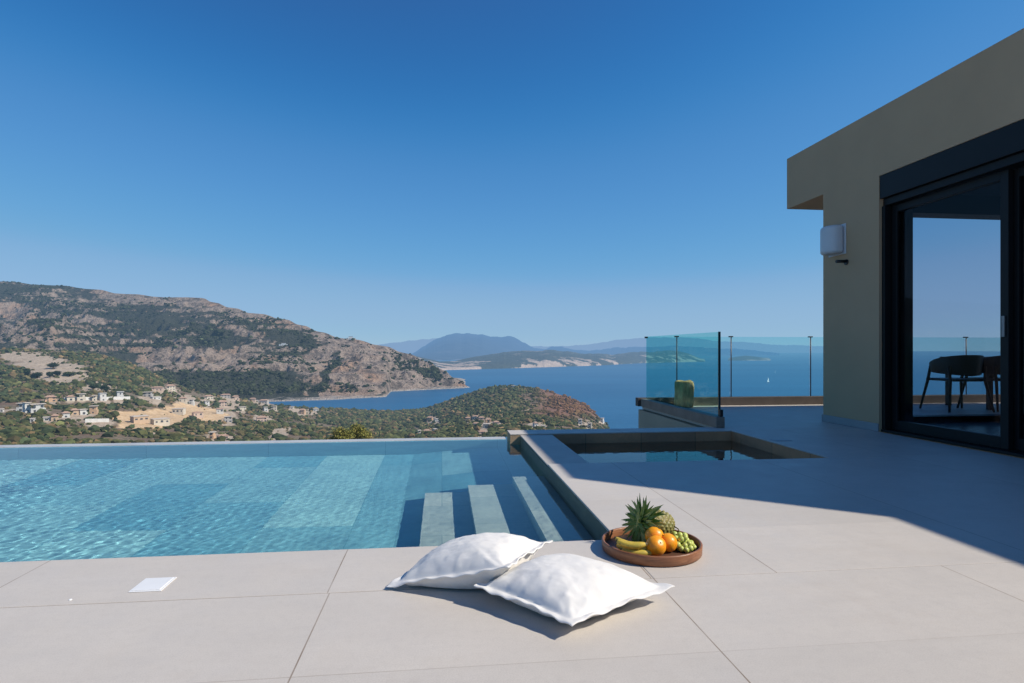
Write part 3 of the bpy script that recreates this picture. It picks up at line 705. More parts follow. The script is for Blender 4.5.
VH = [
 (16, 25, 401, 412, 'white', 'flat', 'white two storey block at the left end of the big white villa group'),
 (25, 31, 400, 412.5, 'white', 'flat', 'tall narrow white block in the middle of the white villa group'),
 (31, 46, 402, 413, 'white', 'flat', 'wide white villa with a row of windows, right of the white villa group'),
 (45, 57, 394, 402, 'orange', 'tile', 'low orange house with tiled roof above the white villas'),
 (67, 75, 394, 401, 'cream', 'tile', 'small cream house at the left end of the white terrace wall'),
 (77, 86, 392, 401, 'cream', 'flat', 'yellowish cream house beside the white terrace wall'),
 (92, 97, 394, 401, 'cream', 'flat', 'narrow cream house between the yellowish house and the white tower house'),
 (100, 107, 391, 401, 'white', 'slab', 'white tower house with jutting roof slab on the terrace wall'),
 (117, 124, 390, 399, 'white', 'slab', 'white house with jutting roof slab at the right end of the terrace wall'),
 (62, 70, 410, 418, 'white', 'tile', 'white house with orange roof in the middle of the lower row'),
 (71, 79, 407, 415, 'tan', 'tile', 'tan tiled house in the lower row beside the white tiled one'),
 (80, 88, 408, 415, 'white', 'flat', 'white flat roofed house in the lower row left of the tall orange house'),
 (89, 97, 404, 414, 'orange', 'flat', 'tall orange house at the right end of the lower row'),
 (51, 58, 413, 421, 'tan', 'tile', 'tan house with tiled roof below the big white villa group'),
 (43, 50, 416.5, 421, 'white', 'flat', 'low white outbuilding just left of the tan tiled house'),
 (-1, 4, 408.5, 412.5, 'white', 'flat', 'low white house at the far left edge of the village'),
 (30, 34, 418, 422.5, 'white', 'flat', 'small white hut below the middle of the white villa group'),
 (133, 150, 415.5, 420.5, 'tan', 'flat', 'long low house with dark windows on the left of the orange earth plots'),
 (153, 171, 418, 423, 'cream', 'flat', 'long low pale house on the lower edge of the orange earth plots'),
 (171, 184, 408, 412.5, 'cream', 'flat', 'long low house on the upper terrace of the orange earth plots'),
 (193, 204, 411, 416, 'pink', 'tile', 'reddish tiled house at the right end of the orange earth plots'),
 (151, 163, 385.5, 391, 'pink', 'tile', 'pinkish house with broad tiled roof under the green ridge'),
 (166, 176, 383, 390.5, 'cream', 'tile', 'cream house high on the green ridge above the pinkish one'),
 (142, 152, 391, 397, 'grey', 'flat', 'greyish white house below the pinkish ridge house'),
 (152, 162, 396, 399.5, 'white', 'flat', 'low white house above the orange earth plots'),
 (178, 187, 396, 402, 'cream', 'tile', 'cream tiled house right of the green trees above the plots'),
 (187, 194, 398.5, 404, 'white', 'flat', 'small white house touching the cream tiled house'),
 (204, 214, 394, 399.5, 'cream', 'tile', 'cream tiled house at the top left of the right hand village'),
 (205, 210, 399.5, 406, 'white', 'flat', 'narrow white house under the cream tiled one'),
 (218, 228, 399, 406.5, 'pink', 'tile', 'large pink tiled house in the centre of the right hand village'),
 (220, 231, 393, 398, 'grey', 'tile', 'greyish tiled house on the skyline of the right hand village'),
 (232, 240, 394.5, 400, 'pink', 'tile', 'pink house on the skyline right of the greyish one'),
 (216, 224, 407, 412, 'white', 'tile', 'white house with red roof below the large pink house'),
 (224, 233, 415, 422.5, 'grey', 'flat', 'big grey flat roofed house below the right hand village'),
 (208, 214, 431, 439, 'orange', 'flat', 'orange brick house with two dark openings just above the pool edge'),
 (218, 230, 434, 439.5, 'pink', 'tile', 'pinkish half built house beside the orange brick house'),
 (249, 256, 397, 401.5, 'pink', 'tile', 'small pink house at the end of the skyline row near the bay'),
 (258, 268, 398.5, 403.5, 'grey', 'tile', 'last grey house of the skyline row, beside the shore'),
 (256, 268, 415, 422, 'pink', 'tile', 'lone pinkish house with large dark doorway in green scrub'),
 (264, 268.5, 406, 411.5, 'white', 'flat', 'narrow white house above the lone pinkish house'),
 (271, 277, 405, 410, 'cream', 'flat', 'small cream cube house beside the narrow white one'),
 (239, 247, 406, 411, 'cream', 'flat', 'cream flat roofed house below the pink skyline house'),
 (298, 305, 407.5, 414, 'orange', 'tile', 'small orange house near the water in the scrub'),
 (289, 294, 406, 409, 'cream', 'flat', 'small pale hut left of the orange house near the water'),
 (313, 319, 408, 411.5, 'white', 'flat', 'white hut farthest along the scrub slope near the water'),
 (426, 433, 415.5, 421, 'orange', 'tile', 'orange house with sunlit gable in the scrub left of the knoll'),
 (435, 439, 418, 422, 'white', 'flat', 'white cabin beside the orange gabled house'),
 (418, 421.5, 429.5, 435, 'cream', 'flat', 'small cream hut left of the red roofed house'),
 (423, 432, 428.5, 434, 'cream', 'tile', 'red roofed house just above the pool edge left of the knoll'),
 (434, 438, 428, 433, 'white', 'flat', 'white hut right of the red roofed house'),
 (443, 448, 427, 431.5, 'pink', 'tile', 'pink cabin between the red roofed house and the hamlet'),
 (464.5, 471, 416, 421, 'pink', 'tile', 'left end house of the hamlet on the knoll'),
 (471, 478, 414.5, 419.5, 'cream', 'tile', 'cream house at the top of the hamlet on the knoll'),
 (478, 485, 415.5, 421, 'pink', 'tile', 'pink house in the upper middle of the hamlet'),
 (485, 492, 417.5, 422.5, 'orange', 'tile', 'orange house in the middle of the hamlet'),
 (493, 500, 420, 425.5, 'pink', 'tile', 'right end house of the hamlet on the knoll'),
 (472, 480, 421.5, 426.5, 'white', 'tile', 'white house in the lower left of the hamlet'),
 (482, 490, 423, 428, 'cream', 'flat', 'cream flat roofed house in the lower middle of the hamlet'),
 (478, 486, 430, 435, 'pink', 'tile', 'lone pink house below the hamlet'),
 (534, 539, 421, 427, 'white', 'tile', 'white house with red roof at the foot of the knoll'),
 (541, 546, 425, 428, 'cream', 'flat', 'low cream shed beside the white red roofed house'),
 (578, 582.5, 418, 424.5, 'white', 'flat', 'white house at the right foot of the knoll'),
 (587, 592, 422, 428, 'cream', 'flat', 'pale yellow house at the right foot of the knoll near the shore'),
 (600, 603.5, 417, 422.5, 'white', 'flat', 'white house on the steep right shoulder of the knoll'),
 (511, 516, 385, 388.2, 'white', 'flat', 'tiny white chapel on the very top of the knoll'),
]

# near hillside --------------------------------------------------
NC = [(-400, 342), (-100, 348), (0, 349), (40, 350), (75, 352), (100, 355), (130, 364), (165, 380), (200, 393), (250, 401), (300, 407.5), (360, 410.5), (400, 411.5), (425, 409.5), (440, 404), (470, 393.5), (495, 387.5), (515, 386), (540, 389), (570, 398), (590, 408), (605, 423), (613, 434), (640, 460), (700, 475), (1300, 480)]
ND = [(-400, 1150), (0, 1050), (100, 1050), (200, 1000), (300, 1180), (400, 1420), (440, 1420), (515, 1330), (570, 1250), (600, 1160), (640, 950), (1300, 850)]
D0 = 300.
def near_y(px, d):
    yc = smooth_interp(px, NC, 8); Dc = interp(px, ND)
    t_ = np.clip((d-D0)/(Dc-D0), 0, 1)
    y0 = np.interp(px, [-400, 560, 640, 1300], [458, 458, 470, 492])
    return y0+(yc-y0)*(t_**.85)
def near_z(px, d, bumps=True):
    Dc = interp(px, ND)
    gx, gy = ray(px); X, Y = gx*d, gy*d
    z = zof(near_y(px, np.maximum(d, D0)), np.minimum(d, Dc))
    zs = zof(near_y(px, np.full_like(d, D0)), D0)
    s0 = np.clip((d-16)/(D0-16), 0, 1); z = np.where(d < D0, -7.5+(zs+7.5)*(s0**1.0), z)
    z = np.where(d > Dc, zof(smooth_interp(px, NC, 8), Dc)-(d-Dc)*.22-((d-Dc)/60.)**2*.8, z)
    if bumps:
        amp = smoothstep(120, 420, d)*(1-smoothstep(.82, 1.0, d/Dc)*.75)
        z = z + amp*((fbm(X/140, Y/140, 4)-.5)*13 + (fbm(X/28, Y/28, 3)-.5)*4)
    return z
def near_bare(px, d):
    """how bare the ground is at (px, distance): sandy scar, building plots, tracks"""
    y = near_y(px, d); gx, gy = ray(px); X, Y = gx*d, gy*d
    wob = (fbm(X/24, Y/24, 3)-.5)*2
    def blob(cx, cy_, rx, ry, tilt=0, e=.5):
        dx = px-cx; dy = y-cy_-tilt*(px-cx); return 1-smoothstep(1-e, 1+e*.4, np.sqrt((dx/rx)**2+(dy/ry)**2)+wob*.38)
    b = blob(52, 369, 42, 15, .25)
    b = np.maximum(b, blob(20, 357, 24, 6))
    b = np.maximum(b, blob(92, 388, 26, 7, .1))
    q_ = np.maximum(blob(150, 417, 42, 11, .0, .25), blob(195, 411, 34, 8, .12, .25))
    o_ = [blob(10, 413, 18, 4), blob(72, 419, 26, 4), blob(100, 421, 20, 5), blob(160, 391, 14, 4), blob(188, 400, 14, 5, .2), blob(228, 402, 18, 9, .2), blob(225, 416, 14, 5), blob(262, 402, 16, 5, .2),
          blob(262, 419, 12, 5), blob(282, 434, 16, 5, -.3), blob(300, 411, 12, 3), blob(222, 436, 18, 4), blob(152, 433, 8, 4), blob(432, 419, 9, 3.5, .3), blob(432, 431, 16, 4.5), blob(486, 421, 22, 6, .05), blob(483, 433, 9, 3.5), blob(536, 427, 9, 4), blob(585, 425, 9, 4)]
    for h in VH:
        if h[3] > 389: o_.append(blob((h[0]+h[1])/2, h[3]+.8, (h[1]-h[0])*.62+2.5, 2.6))
    for x in o_: b = np.maximum(b, x*.9)
    # a pale track climbing the knoll
    tr = 1-smoothstep(.5, 1.1, np.abs(y-(417.5-(px-499)*.30)))
    b = np.maximum(b, tr*(px > 498)*(px < 530))
    return b, q_
cols_px = np.concatenate([np.arange(-260, 640, 1.6), np.arange(640, 1240, 8)])
rows_d = np.concatenate([np.geomspace(16, 290, 22), np.linspace(300, 1500, 260), np.linspace(1520, 2000, 20)])
PXg, Dg = np.meshgrid(cols_px, rows_d)
Dabs = Dg
Z = near_z(PXg, Dabs); gx, gy = ray(PXg)
bare, quarry = near_bare(PXg, Dabs)
Z = Z-quarry*3.0
knoll_red = smoothstep(515, 560, PXg+(fbm(gx*Dg/60, gy*Dg/60, 3)-.5)*60)*smoothstep(423, 412, near_y(PXg, Dabs))*(Dabs > 800)
colr = np.stack([bare, quarry, knoll_red, np.ones_like(bare)], -1).reshape(-1, 4)
s = NT('hillside_ground'); at = s.n('VertexColor', layer_name='tint'); sp = s.n('SeparateColor'); s.set(sp.inputs[0], at.outputs[0])
n1 = s.noise(.03, 6, .65, s.pos()); n2 = s.noise(.22, 5, .7, s.pos()); n3 = s.noise(.012, 4, .6, s.pos())
soil = s.mix(s.mapr(n2, .35, .65), (.10, .082, .048), (.25, .185, .12))
soil = s.mix(s.mapr(n1, .46, .60), soil, (.17, .105, .066))
soil = s.mix(sp.outputs[2], soil, s.mix(s.mapr(n2, .35, .65), (.16, .068, .038), (.26, .13, .07)))
sand = s.mix(s.mapr(n2, .35, .65), (.33, .245, .165), (.52, .42, .32))
qu = s.mix(s.mapr(n2, .35, .65), (.50, .325, .165), (.66, .48, .30))
c = s.mix(s.mapr(sp.outputs[0], .15, .6), soil, sand); c = s.mix(s.mapr(sp.outputs[1], .2, .6), c, qu)
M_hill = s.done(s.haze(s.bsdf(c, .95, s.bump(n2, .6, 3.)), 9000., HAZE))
V = np.stack([gx*Dg, gy*Dg, Z], -1).reshape(-1, 3)
o = np_mesh('hillside', V, grid_faces(len(rows_d), len(cols_px)), M_hill, cols=colr); tag(o, kind='structure')

# bushes as masses ------------------------------------------------
def ico(sub):
    bm = bmesh.new(); bmesh.ops.create_icosphere(bm, subdivisions=sub, radius=1.0)
    v = np.array([x.co[:] for x in bm.verts]); bm.verts.ensure_lookup_table(); f = np.array([[q.index for q in x.verts] for x in bm.faces]); bm.free(); return v, f
def bush_mass(name, P, S, cols, mat, sub=1, flat=.75):
    v0, f0 = ico(sub); nvar = 8; var = []
    for k in range(nvar):
        d = 1+.34*(rng.random(len(v0))-.5)*2; v = v0*d[:, None]; v[:, 2] *= flat; var.append(v)
    var = np.array(var); N = len(P); pick = rng.integers(0, nvar, N); ang = rng.random(N)*6.283
    B = var[pick]; ca, sa = np.cos(ang)[:, None], np.sin(ang)[:, None]
    st = (1+.5*(rng.random(N)-.5))[:, None]
    x = B[..., 0]*ca-B[..., 1]*sa; y = B[..., 0]*sa+B[..., 1]*ca
    Vb = np.stack([x*S[:, None]*st+P[:, 0:1], y*S[:, None]/st+P[:, 1:2], B[..., 2]*S[:, None]+P[:, 2:3]], -1).reshape(-1, 3)
    Fb = (f0[None]+(np.arange(N)*len(v0))[:, None, None]).reshape(-1, 3)
    Cb = np.repeat(cols, len(v0), 0)
    # one leaf colour for each whole bush
    return np_mesh(name, Vb, Fb, mat, cols=Cb, smooth=False)
def bush_mat(name, L):
    s = NT(name); at = s.n('VertexColor', layer_name='tint'); n = s.noise(.9, 3, .7, s.pos())
    c = s.mix(s.mapr(n, .3, .7), at.outputs[0], s.mix(1., at.outputs[0], (1.7, 1.6, 1.3), 'MULTIPLY'))
    return s.done(s.haze(s.bsdf(c, .9, Specular_IOR_Level=.1), L, HAZE))
M_bush = bush_mat('maquis_leaves', 9000.)
N = 120000
d = np.sqrt(rng.random(N)*(1450**2-60**2)+60**2); px = rng.uniform(-150, 622, N)
ok = d < interp(px, ND)*1.01; d, px = d[ok], px[ok]
ba, qa = near_bare(px, d); gx, gy = ray(px); X, Y = gx*d, gy*d
cover = fbm(X/55, Y/55, 4); yy = near_y(px, d)
forest = smoothstep(60, 110, px)*smoothstep(190, 150, px)*smoothstep(393, 385, yy)+smoothstep(30, 8, px)*.6+.6*smoothstep(300, 420, px)*(px < 520)
p_keep = np.clip((cover-.40)*4.6+.16+forest*.8, .05, 1)*(1-np.clip(ba*1.1, 0, .93))*(1-np.clip(qa*1.3, 0, .985))
redz = smoothstep(525, 560, px)*smoothstep(423, 412, yy); p_keep *= (1-.55*redz)
ok = rng.random(len(d)) < p_keep; d, px, X, Y, forest, redz = d[ok], px[ok], X[ok], Y[ok], forest[ok], redz[ok]
S = np.exp(rng.normal(.48, .48, len(d)))*(1+.35*forest); S = np.clip(S, .6, 5.)*(.75+.25*d/1000)*np.clip(d/260, .45, 1)
Zb = near_z(px, d)+S*.35
base = np.array([(.040, .047, .021), (.056, .060, .026), (.027, .037, .020), (.074, .064, .034), (.115, .082, .045)])*1.28
pi = rng.choice(5, len(d), p=[.32, .24, .22, .13, .09]); cb = base[pi]*np.exp(rng.normal(0, .25, len(d)))[:, None]
cb = cb*(1-redz[:, None]*.7)+np.array([.165, .075, .038])*redz[:, None]*.7
cb = np.concatenate([cb, np.ones((len(d), 1))], 1)
P = np.stack([X, Y, Zb], -1)
nearm = d < 620
o = bush_mass('maquis_scrub', P[nearm], S[nearm], cb[nearm], M_bush, 1); tag(o, 'olive green scrub covering the near slopes below the pool', 'scrub', kind='stuff')
o = bush_mass('hillside_scrub', P[~nearm], S[~nearm], cb[~nearm], M_bush, 1); tag(o, 'darker scrub and woodland on the village hillside and round knoll', 'scrub', kind='stuff')

# --- big headland mountain ------------------------------------------
HC = [(-500, 300), (-300, 294), (-120, 287), (-40, 283), (0, 281), (25, 283.5), (50, 285), (85, 288), (125, 294), (150, 296), (185, 297), (205, 299), (222, 305), (250, 312.5), (270, 316), (290, 321), (325, 333.5), (345, 338.5), (365, 341.5), (380, 345), (400, 351), (420, 358.5), (440, 368), (455, 378), (468, 385.5), (476, 388.2)]
HD = [(-500, 4300), (0, 3800), (205, 3300), (290, 3000), (350, 2800), (400, 2680), (440, 2520), (476, 2400)]
HW = [(-500, 415), (100, 408), (200, 404), (275, 402), (330, 400), (386, 397.0), (391, 391.6), (440, 389.2), (476, 387.6)]
def head_z(px, t_):
    yc = smooth_interp(px, HC, 5); Dc = interp(px, HD); yw = np.interp(px, *np.array(HW).T)
    Dw = FPX*(CH-SEA)/(yw-HZ)
    d = Dw+(np.maximum(Dc, Dw+40)-Dw)*t_
    zc = zof(yc, np.maximum(Dc, Dw+40))
    prof = .30*t_+.70*(t_**1.5)
    z = SEA+(zc-SEA)*np.clip(prof, 0, 1)
    gx, gy = ray(px); X, Y = gx*d, gy*d
    H = np.clip(zc-SEA, 0, 700)
    zc = zc+(fbm(px/9, px*0+3, 4)-.5)*np.clip(zc-SEA, 0, 300)*.05
    env = np.sin(np.clip(t_, 0, 1)*math.pi)**.75
    rg = fbm(X/620+3, Y/620, 5, .52, True)-.62
    gul = fbm(X/210, Y/480+9, 4, .55, True)-.6
    z = z + env*H*(.46*rg+.20*gul) + ((fbm(X/60, Y/60, 4)-.5)*24+(fbm(X/150+5, Y/150, 4, .6, True)-.62)*34*np.clip(env, 0, 1))*np.minimum(1, env*3+.1)*np.minimum(1, H/60)
    step_ = fbm(X/90, Y/90, 3)
    # cliff bands
    hz_ = (z-SEA); band = 34.; k = (hz_/band) % 1.; z = SEA+band*(np.floor(hz_/band)+np.where(hz_ > 0, smoothstep(.25, .8, k), k))*.45+.55*hz_
    return X, Y, z, d
def head_bare(px, y, X, Y):
    """where the mountain shows bare rock (positive) and where woodland (negative)"""
    wob = (fbm(X/130, Y/130, 4)-.5)*2; yc = np.interp(px, *np.array(HC, float).T); dy = y-yc
    def blob(cx, cy_, rx, ry, tilt=0): return 1-smoothstep(.45, 1.25, np.sqrt(((px-cx)/rx)**2+((y-cy_-tilt*(px-cx))/ry)**2)+wob*.45)
    b = smoothstep(11, 2, dy+wob*5)*smoothstep(60, 130, px)*.62
    b = b+blob(225, 361, 85, 9, .02)*.80+blob(150, 352, 40, 5, .1)*.35+blob(8, 312, 30, 10)*.5+blob(15, 330, 28, 8)*.45+blob(110, 322, 60, 5, .15)*.25+blob(250, 335, 30, 5, .3)*.4
    b = b+smoothstep(292, 325, px+wob*10)*smoothstep(335, 352, y+(px-340)*.1)*.62+blob(365, 357, 34, 13, .1)*.45
    b = b-smoothstep(371, 377, y+wob*4)*smoothstep(300, 270, px)*.75+.16-blob(290, 340, 34, 7, .1)*.35-blob(150, 325, 110, 10, .14)*.25
    gl = 1-smoothstep(2., 7., np.abs(px-(345-(y-345)*.62+3*np.sin(y*.35))))
    g2 = 1-smoothstep(1.5, 5., np.abs(px-(398-(y-362)*.5+3*np.sin(y*.5+1))))
    return b-gl*(y > 345)*.75-g2*(y > 356)*.5-smoothstep(405, 430, px)*.25
cpx = np.concatenate([np.arange(-330, -20, 4), np.arange(-20, 477, .9)]); tt = np.concatenate([np.linspace(0, 1, 210), np.linspace(1.02, 1.5, 14)])
PXg, Tg = np.meshgrid(cpx, tt); X, Y, Z, Dh = head_z(PXg, np.minimum(Tg, 1.0))
over = np.maximum(Tg-1, 0); gx, gy = ray(PXg); X = X+gx*over*1400; Y = Y+gy*over*1400; Z = np.where(Tg > 1, Z-over*420, Z)
Z = np.where(Tg <= 0, SEA-4, Z)
Z = np.maximum(Z, np.where(Tg > .012, SEA-2.5+(4.5+fbm(X/30, Y/30, 2)*5)*smoothstep(472, 455, PXg), SEA-4)); Z = Z-smoothstep(466, 476, PXg)*6
s = NT('mountain_rock'); g = s.pos(); sz = s.n('SeparateXYZ'); s.set(sz.inputs[0], g)
nrm = s.n('NewGeometry'); sn = s.n('SeparateXYZ'); s.set(sn.inputs[0], nrm.outputs['Normal'])
nb = s.noise(.0042, 6, .62, g); nf = s.noise(.035, 5, .72, g); ns = s.noise(.12, 4, .75, s.vmap(g, (1, 1, 2.2))); st_ = s.noise(.012, 5, .65, s.vmap(g, (.5, .5, 3.2)))
rock = s.mix(s.mapr(ns, .3, .7), (.22, .155, .12), (.56, .44, .35))
rock = s.mix(s.mapr(nb, .50, .64, 0, .75), rock, (.50, .29, .175))
veg = s.mix(s.mapr(ns, .3, .7), (.024, .031, .020), (.066, .066, .040))
vm = s.math('ADD', s.math('ADD', s.math('MULTIPLY', nb, 1.0), s.math('MULTIPLY', nf, .75)), s.math('ADD', s.math('MULTIPLY', st_, .55), s.math('MULTIPLY', sn.outputs[2], .55)))
at = s.n('VertexColor', layer_name='tint'); sp = s.n('SeparateColor'); s.set(sp.inputs[0], at.outputs[0])
vm = s.math('SUBTRACT', vm, s.math('MULTIPLY', sp.outputs[0], .62))
cr = s.noise(.022, 5, .7, s.vmap(g, (1, 1, .45))); rock = s.mix(s.mapr(cr, .40, .52, .75, 0), rock, (.085, .07, .058))  # crevice shade painted into the rock colour by noise
c = s.mix(s.mapr(vm, 1.40, 1.50), rock, veg)
c = s.mix(s.mapr(s.math('ADD', sz.outputs[2], s.math('MULTIPLY', nf, 6.)), SEA+6.2, SEA+8.2), (.50, .44, .385), c)
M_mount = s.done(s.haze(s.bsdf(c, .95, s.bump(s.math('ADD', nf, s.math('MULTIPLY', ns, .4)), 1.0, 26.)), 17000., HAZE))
tint = head_bare(PXg, HZ+(CH-Z)/Dh*FPX, X, Y)
tint = np.where(Tg > 1, .6, tint)
o = np_mesh('mountain', np.stack([X, Y, Z], -1).reshape(-1, 3), grid_faces(len(tt), len(cpx)), M_mount, cols=np.stack([tint, tint, tint, tint*0+1], -1).reshape(-1, 4)); tag(o, kind='structure')
# trees speckling the mountain
N = 42000; px = rng.uniform(-150, 470, N); t_ = rng.random(N)**.8*.985+.012
Xb, Yb, Zb, Db = head_z(px, t_)
vv = fbm(Xb/170, Yb/170, 4)+.45*fbm(Xb/40, Yb/40, 2)
hb = head_bare(px, HZ+(CH-Zb)/Db*FPX, Xb, Yb)
ok = (rng.random(N) < np.clip((vv-.66)*5-1.2*hb+.22, .02, 1)) & (Zb > SEA+12)
px, Xb, Yb, Zb = px[ok], Xb[ok], Yb[ok], Zb[ok]
S = np.clip(np.exp(rng.normal(1.35, .4, len(px))), 1.8, 9)
cb = np.array([.033, .040, .024])*np.exp(rng.normal(0, .28, len(px)))[:, None]; cb = np.concatenate([cb, np.ones((len(px), 1))], 1)
o = bush_mass('mountain_woodland', np.stack([Xb, Yb, Zb+S*.3], -1), S, cb, bush_mat('mountain_leaves', 17000.), 1); tag(o, 'dark scattered trees over the long mountain across the bay', 'woodland', kind='stuff')

# --- far coasts -----------------------------------------------------
def ridge(name, crest, Dpts, water, mat, amp, fs, px0, px1, step, seed, nt_=60, pw=.8):
    cp = np.arange(px0, px1, step); tt = np.concatenate([np.linspace(0, 1, nt_), np.linspace(1.05, 1.6, 8)])
    P_, T_ = np.meshgrid(cp, tt); tc = np.minimum(T_, 1)
    yc = smooth_interp(P_, crest, 3)+(fbm(P_/7+seed, P_*0+seed, 5, .6)-.5)*2.2*smoothstep(0, 4, 356-smooth_interp(P_, crest, 3)); Dw = FPX*(CH-SEA)/(np.interp(P_, *np.array(water, float).T)-HZ); Dc = np.maximum(interp(P_, Dpts), Dw+150)
    d_ = Dw+(Dc-Dw)*tc; zc = zof(yc, Dc); z = SEA+(zc-SEA)*(tc**pw)
    gx, gy = ray(P_); X, Y = gx*d_, gy*d_
    z = z+np.sin(tc*math.pi)**.8*np.clip(zc-SEA, 0, 900)*amp*(fbm(X/fs+seed, Y/fs, 5, .55, True)-.6)+ (fbm(X/(fs*.18), Y/(fs*.18), 3)-.5)*np.clip(zc-SEA, 0, 900)*.05*(tc > .05)
    ov = np.maximum(T_-1, 0); X = X+gx*ov*Dc*.4; Y = Y+gy*ov*Dc*.4; z = np.where(T_ > 1, z-ov*(zc-SEA)*1.6-2, z)
    z = np.where(T_ <= 0, SEA-5, z)
    o = np_mesh(name, np.stack([X, Y, z], -1).reshape(-1, 3), grid_faces(len(tt), len(cp)), mat); tag(o, kind='structure'); return o
def coast_mat(name, L, veg, rock, cliff_h, scale, hz=HAZE):
    s = NT(name); g = s.pos(); sz = s.n('SeparateXYZ'); s.set(sz.inputs[0], g); n1 = s.noise(scale, 5, .65, g); n2 = s.noise(scale*6, 4, .7, g)
    sn = s.n('SeparateXYZ'); s.set(sn.inputs[0], s._g.outputs['Normal'])
    v = s.mix(s.mapr(n2, .3, .7), tuple(x*.7 for x in veg), tuple(x*1.4 for x in veg))
    v = s.mix(s.mapr(n1, .54, .66, 0, .65), v, tuple(x*.75 for x in rock))
    cl = s.math('ADD', sz.outputs[2], s.mapr(n1, .46, .66, cliff_h*.98, -cliff_h*1.1))
    c = s.mix(s.mapr(cl, SEA+cliff_h*.75, SEA+cliff_h*1.0), s.mix(s.mapr(n2, .3, .7), tuple(x*.75 for x in rock), tuple(min(1, x*1.15) for x in rock)), v)
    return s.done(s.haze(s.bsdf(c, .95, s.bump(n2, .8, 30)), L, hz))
M_coast = coast_mat('white_cliff_coast', 10500., (.034, .040, .028), (.50, .375, .295), 62., .0030)
ridge('coast', [(300, 346), (370, 351), (400, 352), (420, 357), (440, 361.5), (455, 361), (470, 357.5), (485, 355), (505, 352.5), (520, 350.5), (535, 351.5), (550, 350), (570, 351.5), (585, 354), (600, 353), (612, 355), (625, 352.5), (640, 352), (655, 352), (668, 350.5), (680, 351.5), (690, 354), (703, 359.5), (708, 362)],
      [(300, 5200), (440, 5400), (480, 6500), (550, 7200), (640, 8300), (708, 8600)], [(300, 374), (420, 371.5), (450, 370), (500, 368.6), (545, 367.2), (600, 365.4), (640, 363.2), (700, 361.8), (708, 361.6)], M_coast, .45, 600, 300, 708, .7, 2., 90, .42)
ridge('islet', [(724, 361), (732, 357.5), (745, 355.5), (760, 357), (775, 360.2), (780, 361)], [(720, 9800), (785, 9800)], [(720, 360.6), (785, 360.6)], coast_mat('islet_rock', 12500., (.04, .05, .04), (.4, .33, .28), 20, .002), .2, 600, 724, 780, .8, 5., 20)
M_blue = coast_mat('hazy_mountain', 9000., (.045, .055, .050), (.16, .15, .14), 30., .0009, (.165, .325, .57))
ridge('far_mountain', [(395, 360), (410, 355.5), (420, 349), (428, 343), (438, 338), (448, 334.3), (458, 333.2), (470, 333.4), (482, 334), (490, 336.5), (500, 337.2), (510, 336), (516, 338.5), (524, 343), (534, 347.5), (545, 349.5), (552, 346.8), (562, 346.6), (572, 349.5), (590, 350.5), (605, 349), (620, 347.5), (645, 347), (670, 346), (700, 347.5), (740, 349), (760, 351), (780, 353)], [(395, 16000), (780, 17000)], [(395, 361), (470, 360), (520, 357), (780, 355.4)], M_blue, .3, 2600, 395, 780, .7, 7., 50, .9)
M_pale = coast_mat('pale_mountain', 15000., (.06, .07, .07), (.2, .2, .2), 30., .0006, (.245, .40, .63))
ridge('far_mountain', [(300, 350), (360, 346.5), (385, 343.5), (400, 342), (420, 339.5), (440, 338.2), (455, 340), (480, 343), (520, 346), (555, 346.5), (580, 345), (600, 342.8), (615, 340), (635, 338), (650, 337.2), (668, 338), (690, 337.5), (715, 341), (745, 342), (775, 344.5), (815, 346), (900, 349)], [(300, 33000), (900, 33000)], [(300, 352.8), (900, 352.8)], M_pale, .3, 5200, 300, 900, 1., 11., 40, .9)

# --- sailing boats ---------------------------------------------------
M_sail = simple('white_sailcloth', (.85, .85, .85), .6, .03, .3); M_hull = simple('white_hull', (.75, .75, .75), .4, .03, .3)
def boat(px, y, ht, label, rz):
    d = FPX*(CH-SEA)/(y-HZ); gx, gy = ray(px)
    t = thing('sailing_boat', label, 'sailing boat', (gx*d, gy*d, SEA), rz, 'sailing boats on the bay')
    L_ = ht*.75; bm = bmesh.new()
    st = [(-.5, .13, .0), (-.25, .17, 0), (.1, .16, 0), (.35, .09, 0), (.5, .005, .02)]; rows = []
    for x, w_, zz in st:
        rows.append([bm.verts.new((x*L_, -w_*L_, .12*L_+zz*L_)), bm.verts.new((x*L_*.94, 0, -.04*L_)), bm.verts.new((x*L_, w_*L_, .12*L_+zz*L_))])
    for a_, b_ in zip(rows, rows[1:]):
        for k in range(2): bm.faces.new((a_[k], a_[k+1], b_[k+1], b_[k]))
        bm.faces.new((a_[2], a_[0], b_[0], b_[2]))
    bm.faces.new(rows[0]); obj('hull', bm, M_hull, t)
    bm = bmesh.new(); add_tube(bm, [(.05*L_, 0, .1*L_), (.05*L_, 0, ht)], .008*ht, 6); obj('mast', bm, M_hull, t)
    for nm_, pts in (('mainsail', [(.03, .2), (-.45, .22), (.03, .97*ht/L_)]), ('jib', [(.07, .9*ht/L_), (.47, .17), (.1, .2)])):
        bm = bmesh.new(); vs = [bm.verts.new((x*L_, .04*L_*(i == 1), z*L_)) for i, (x, z) in enumerate(pts)]; bm.faces.new(vs); obj(nm_, bm, M_sail, t)
boat(768.3, 382.5, 24, 'larger white sailing boat, nearer of the two on the bay', R(35))
boat(775.3, 373.2, 20, 'smaller white sailing boat farther out on the bay', R(60))

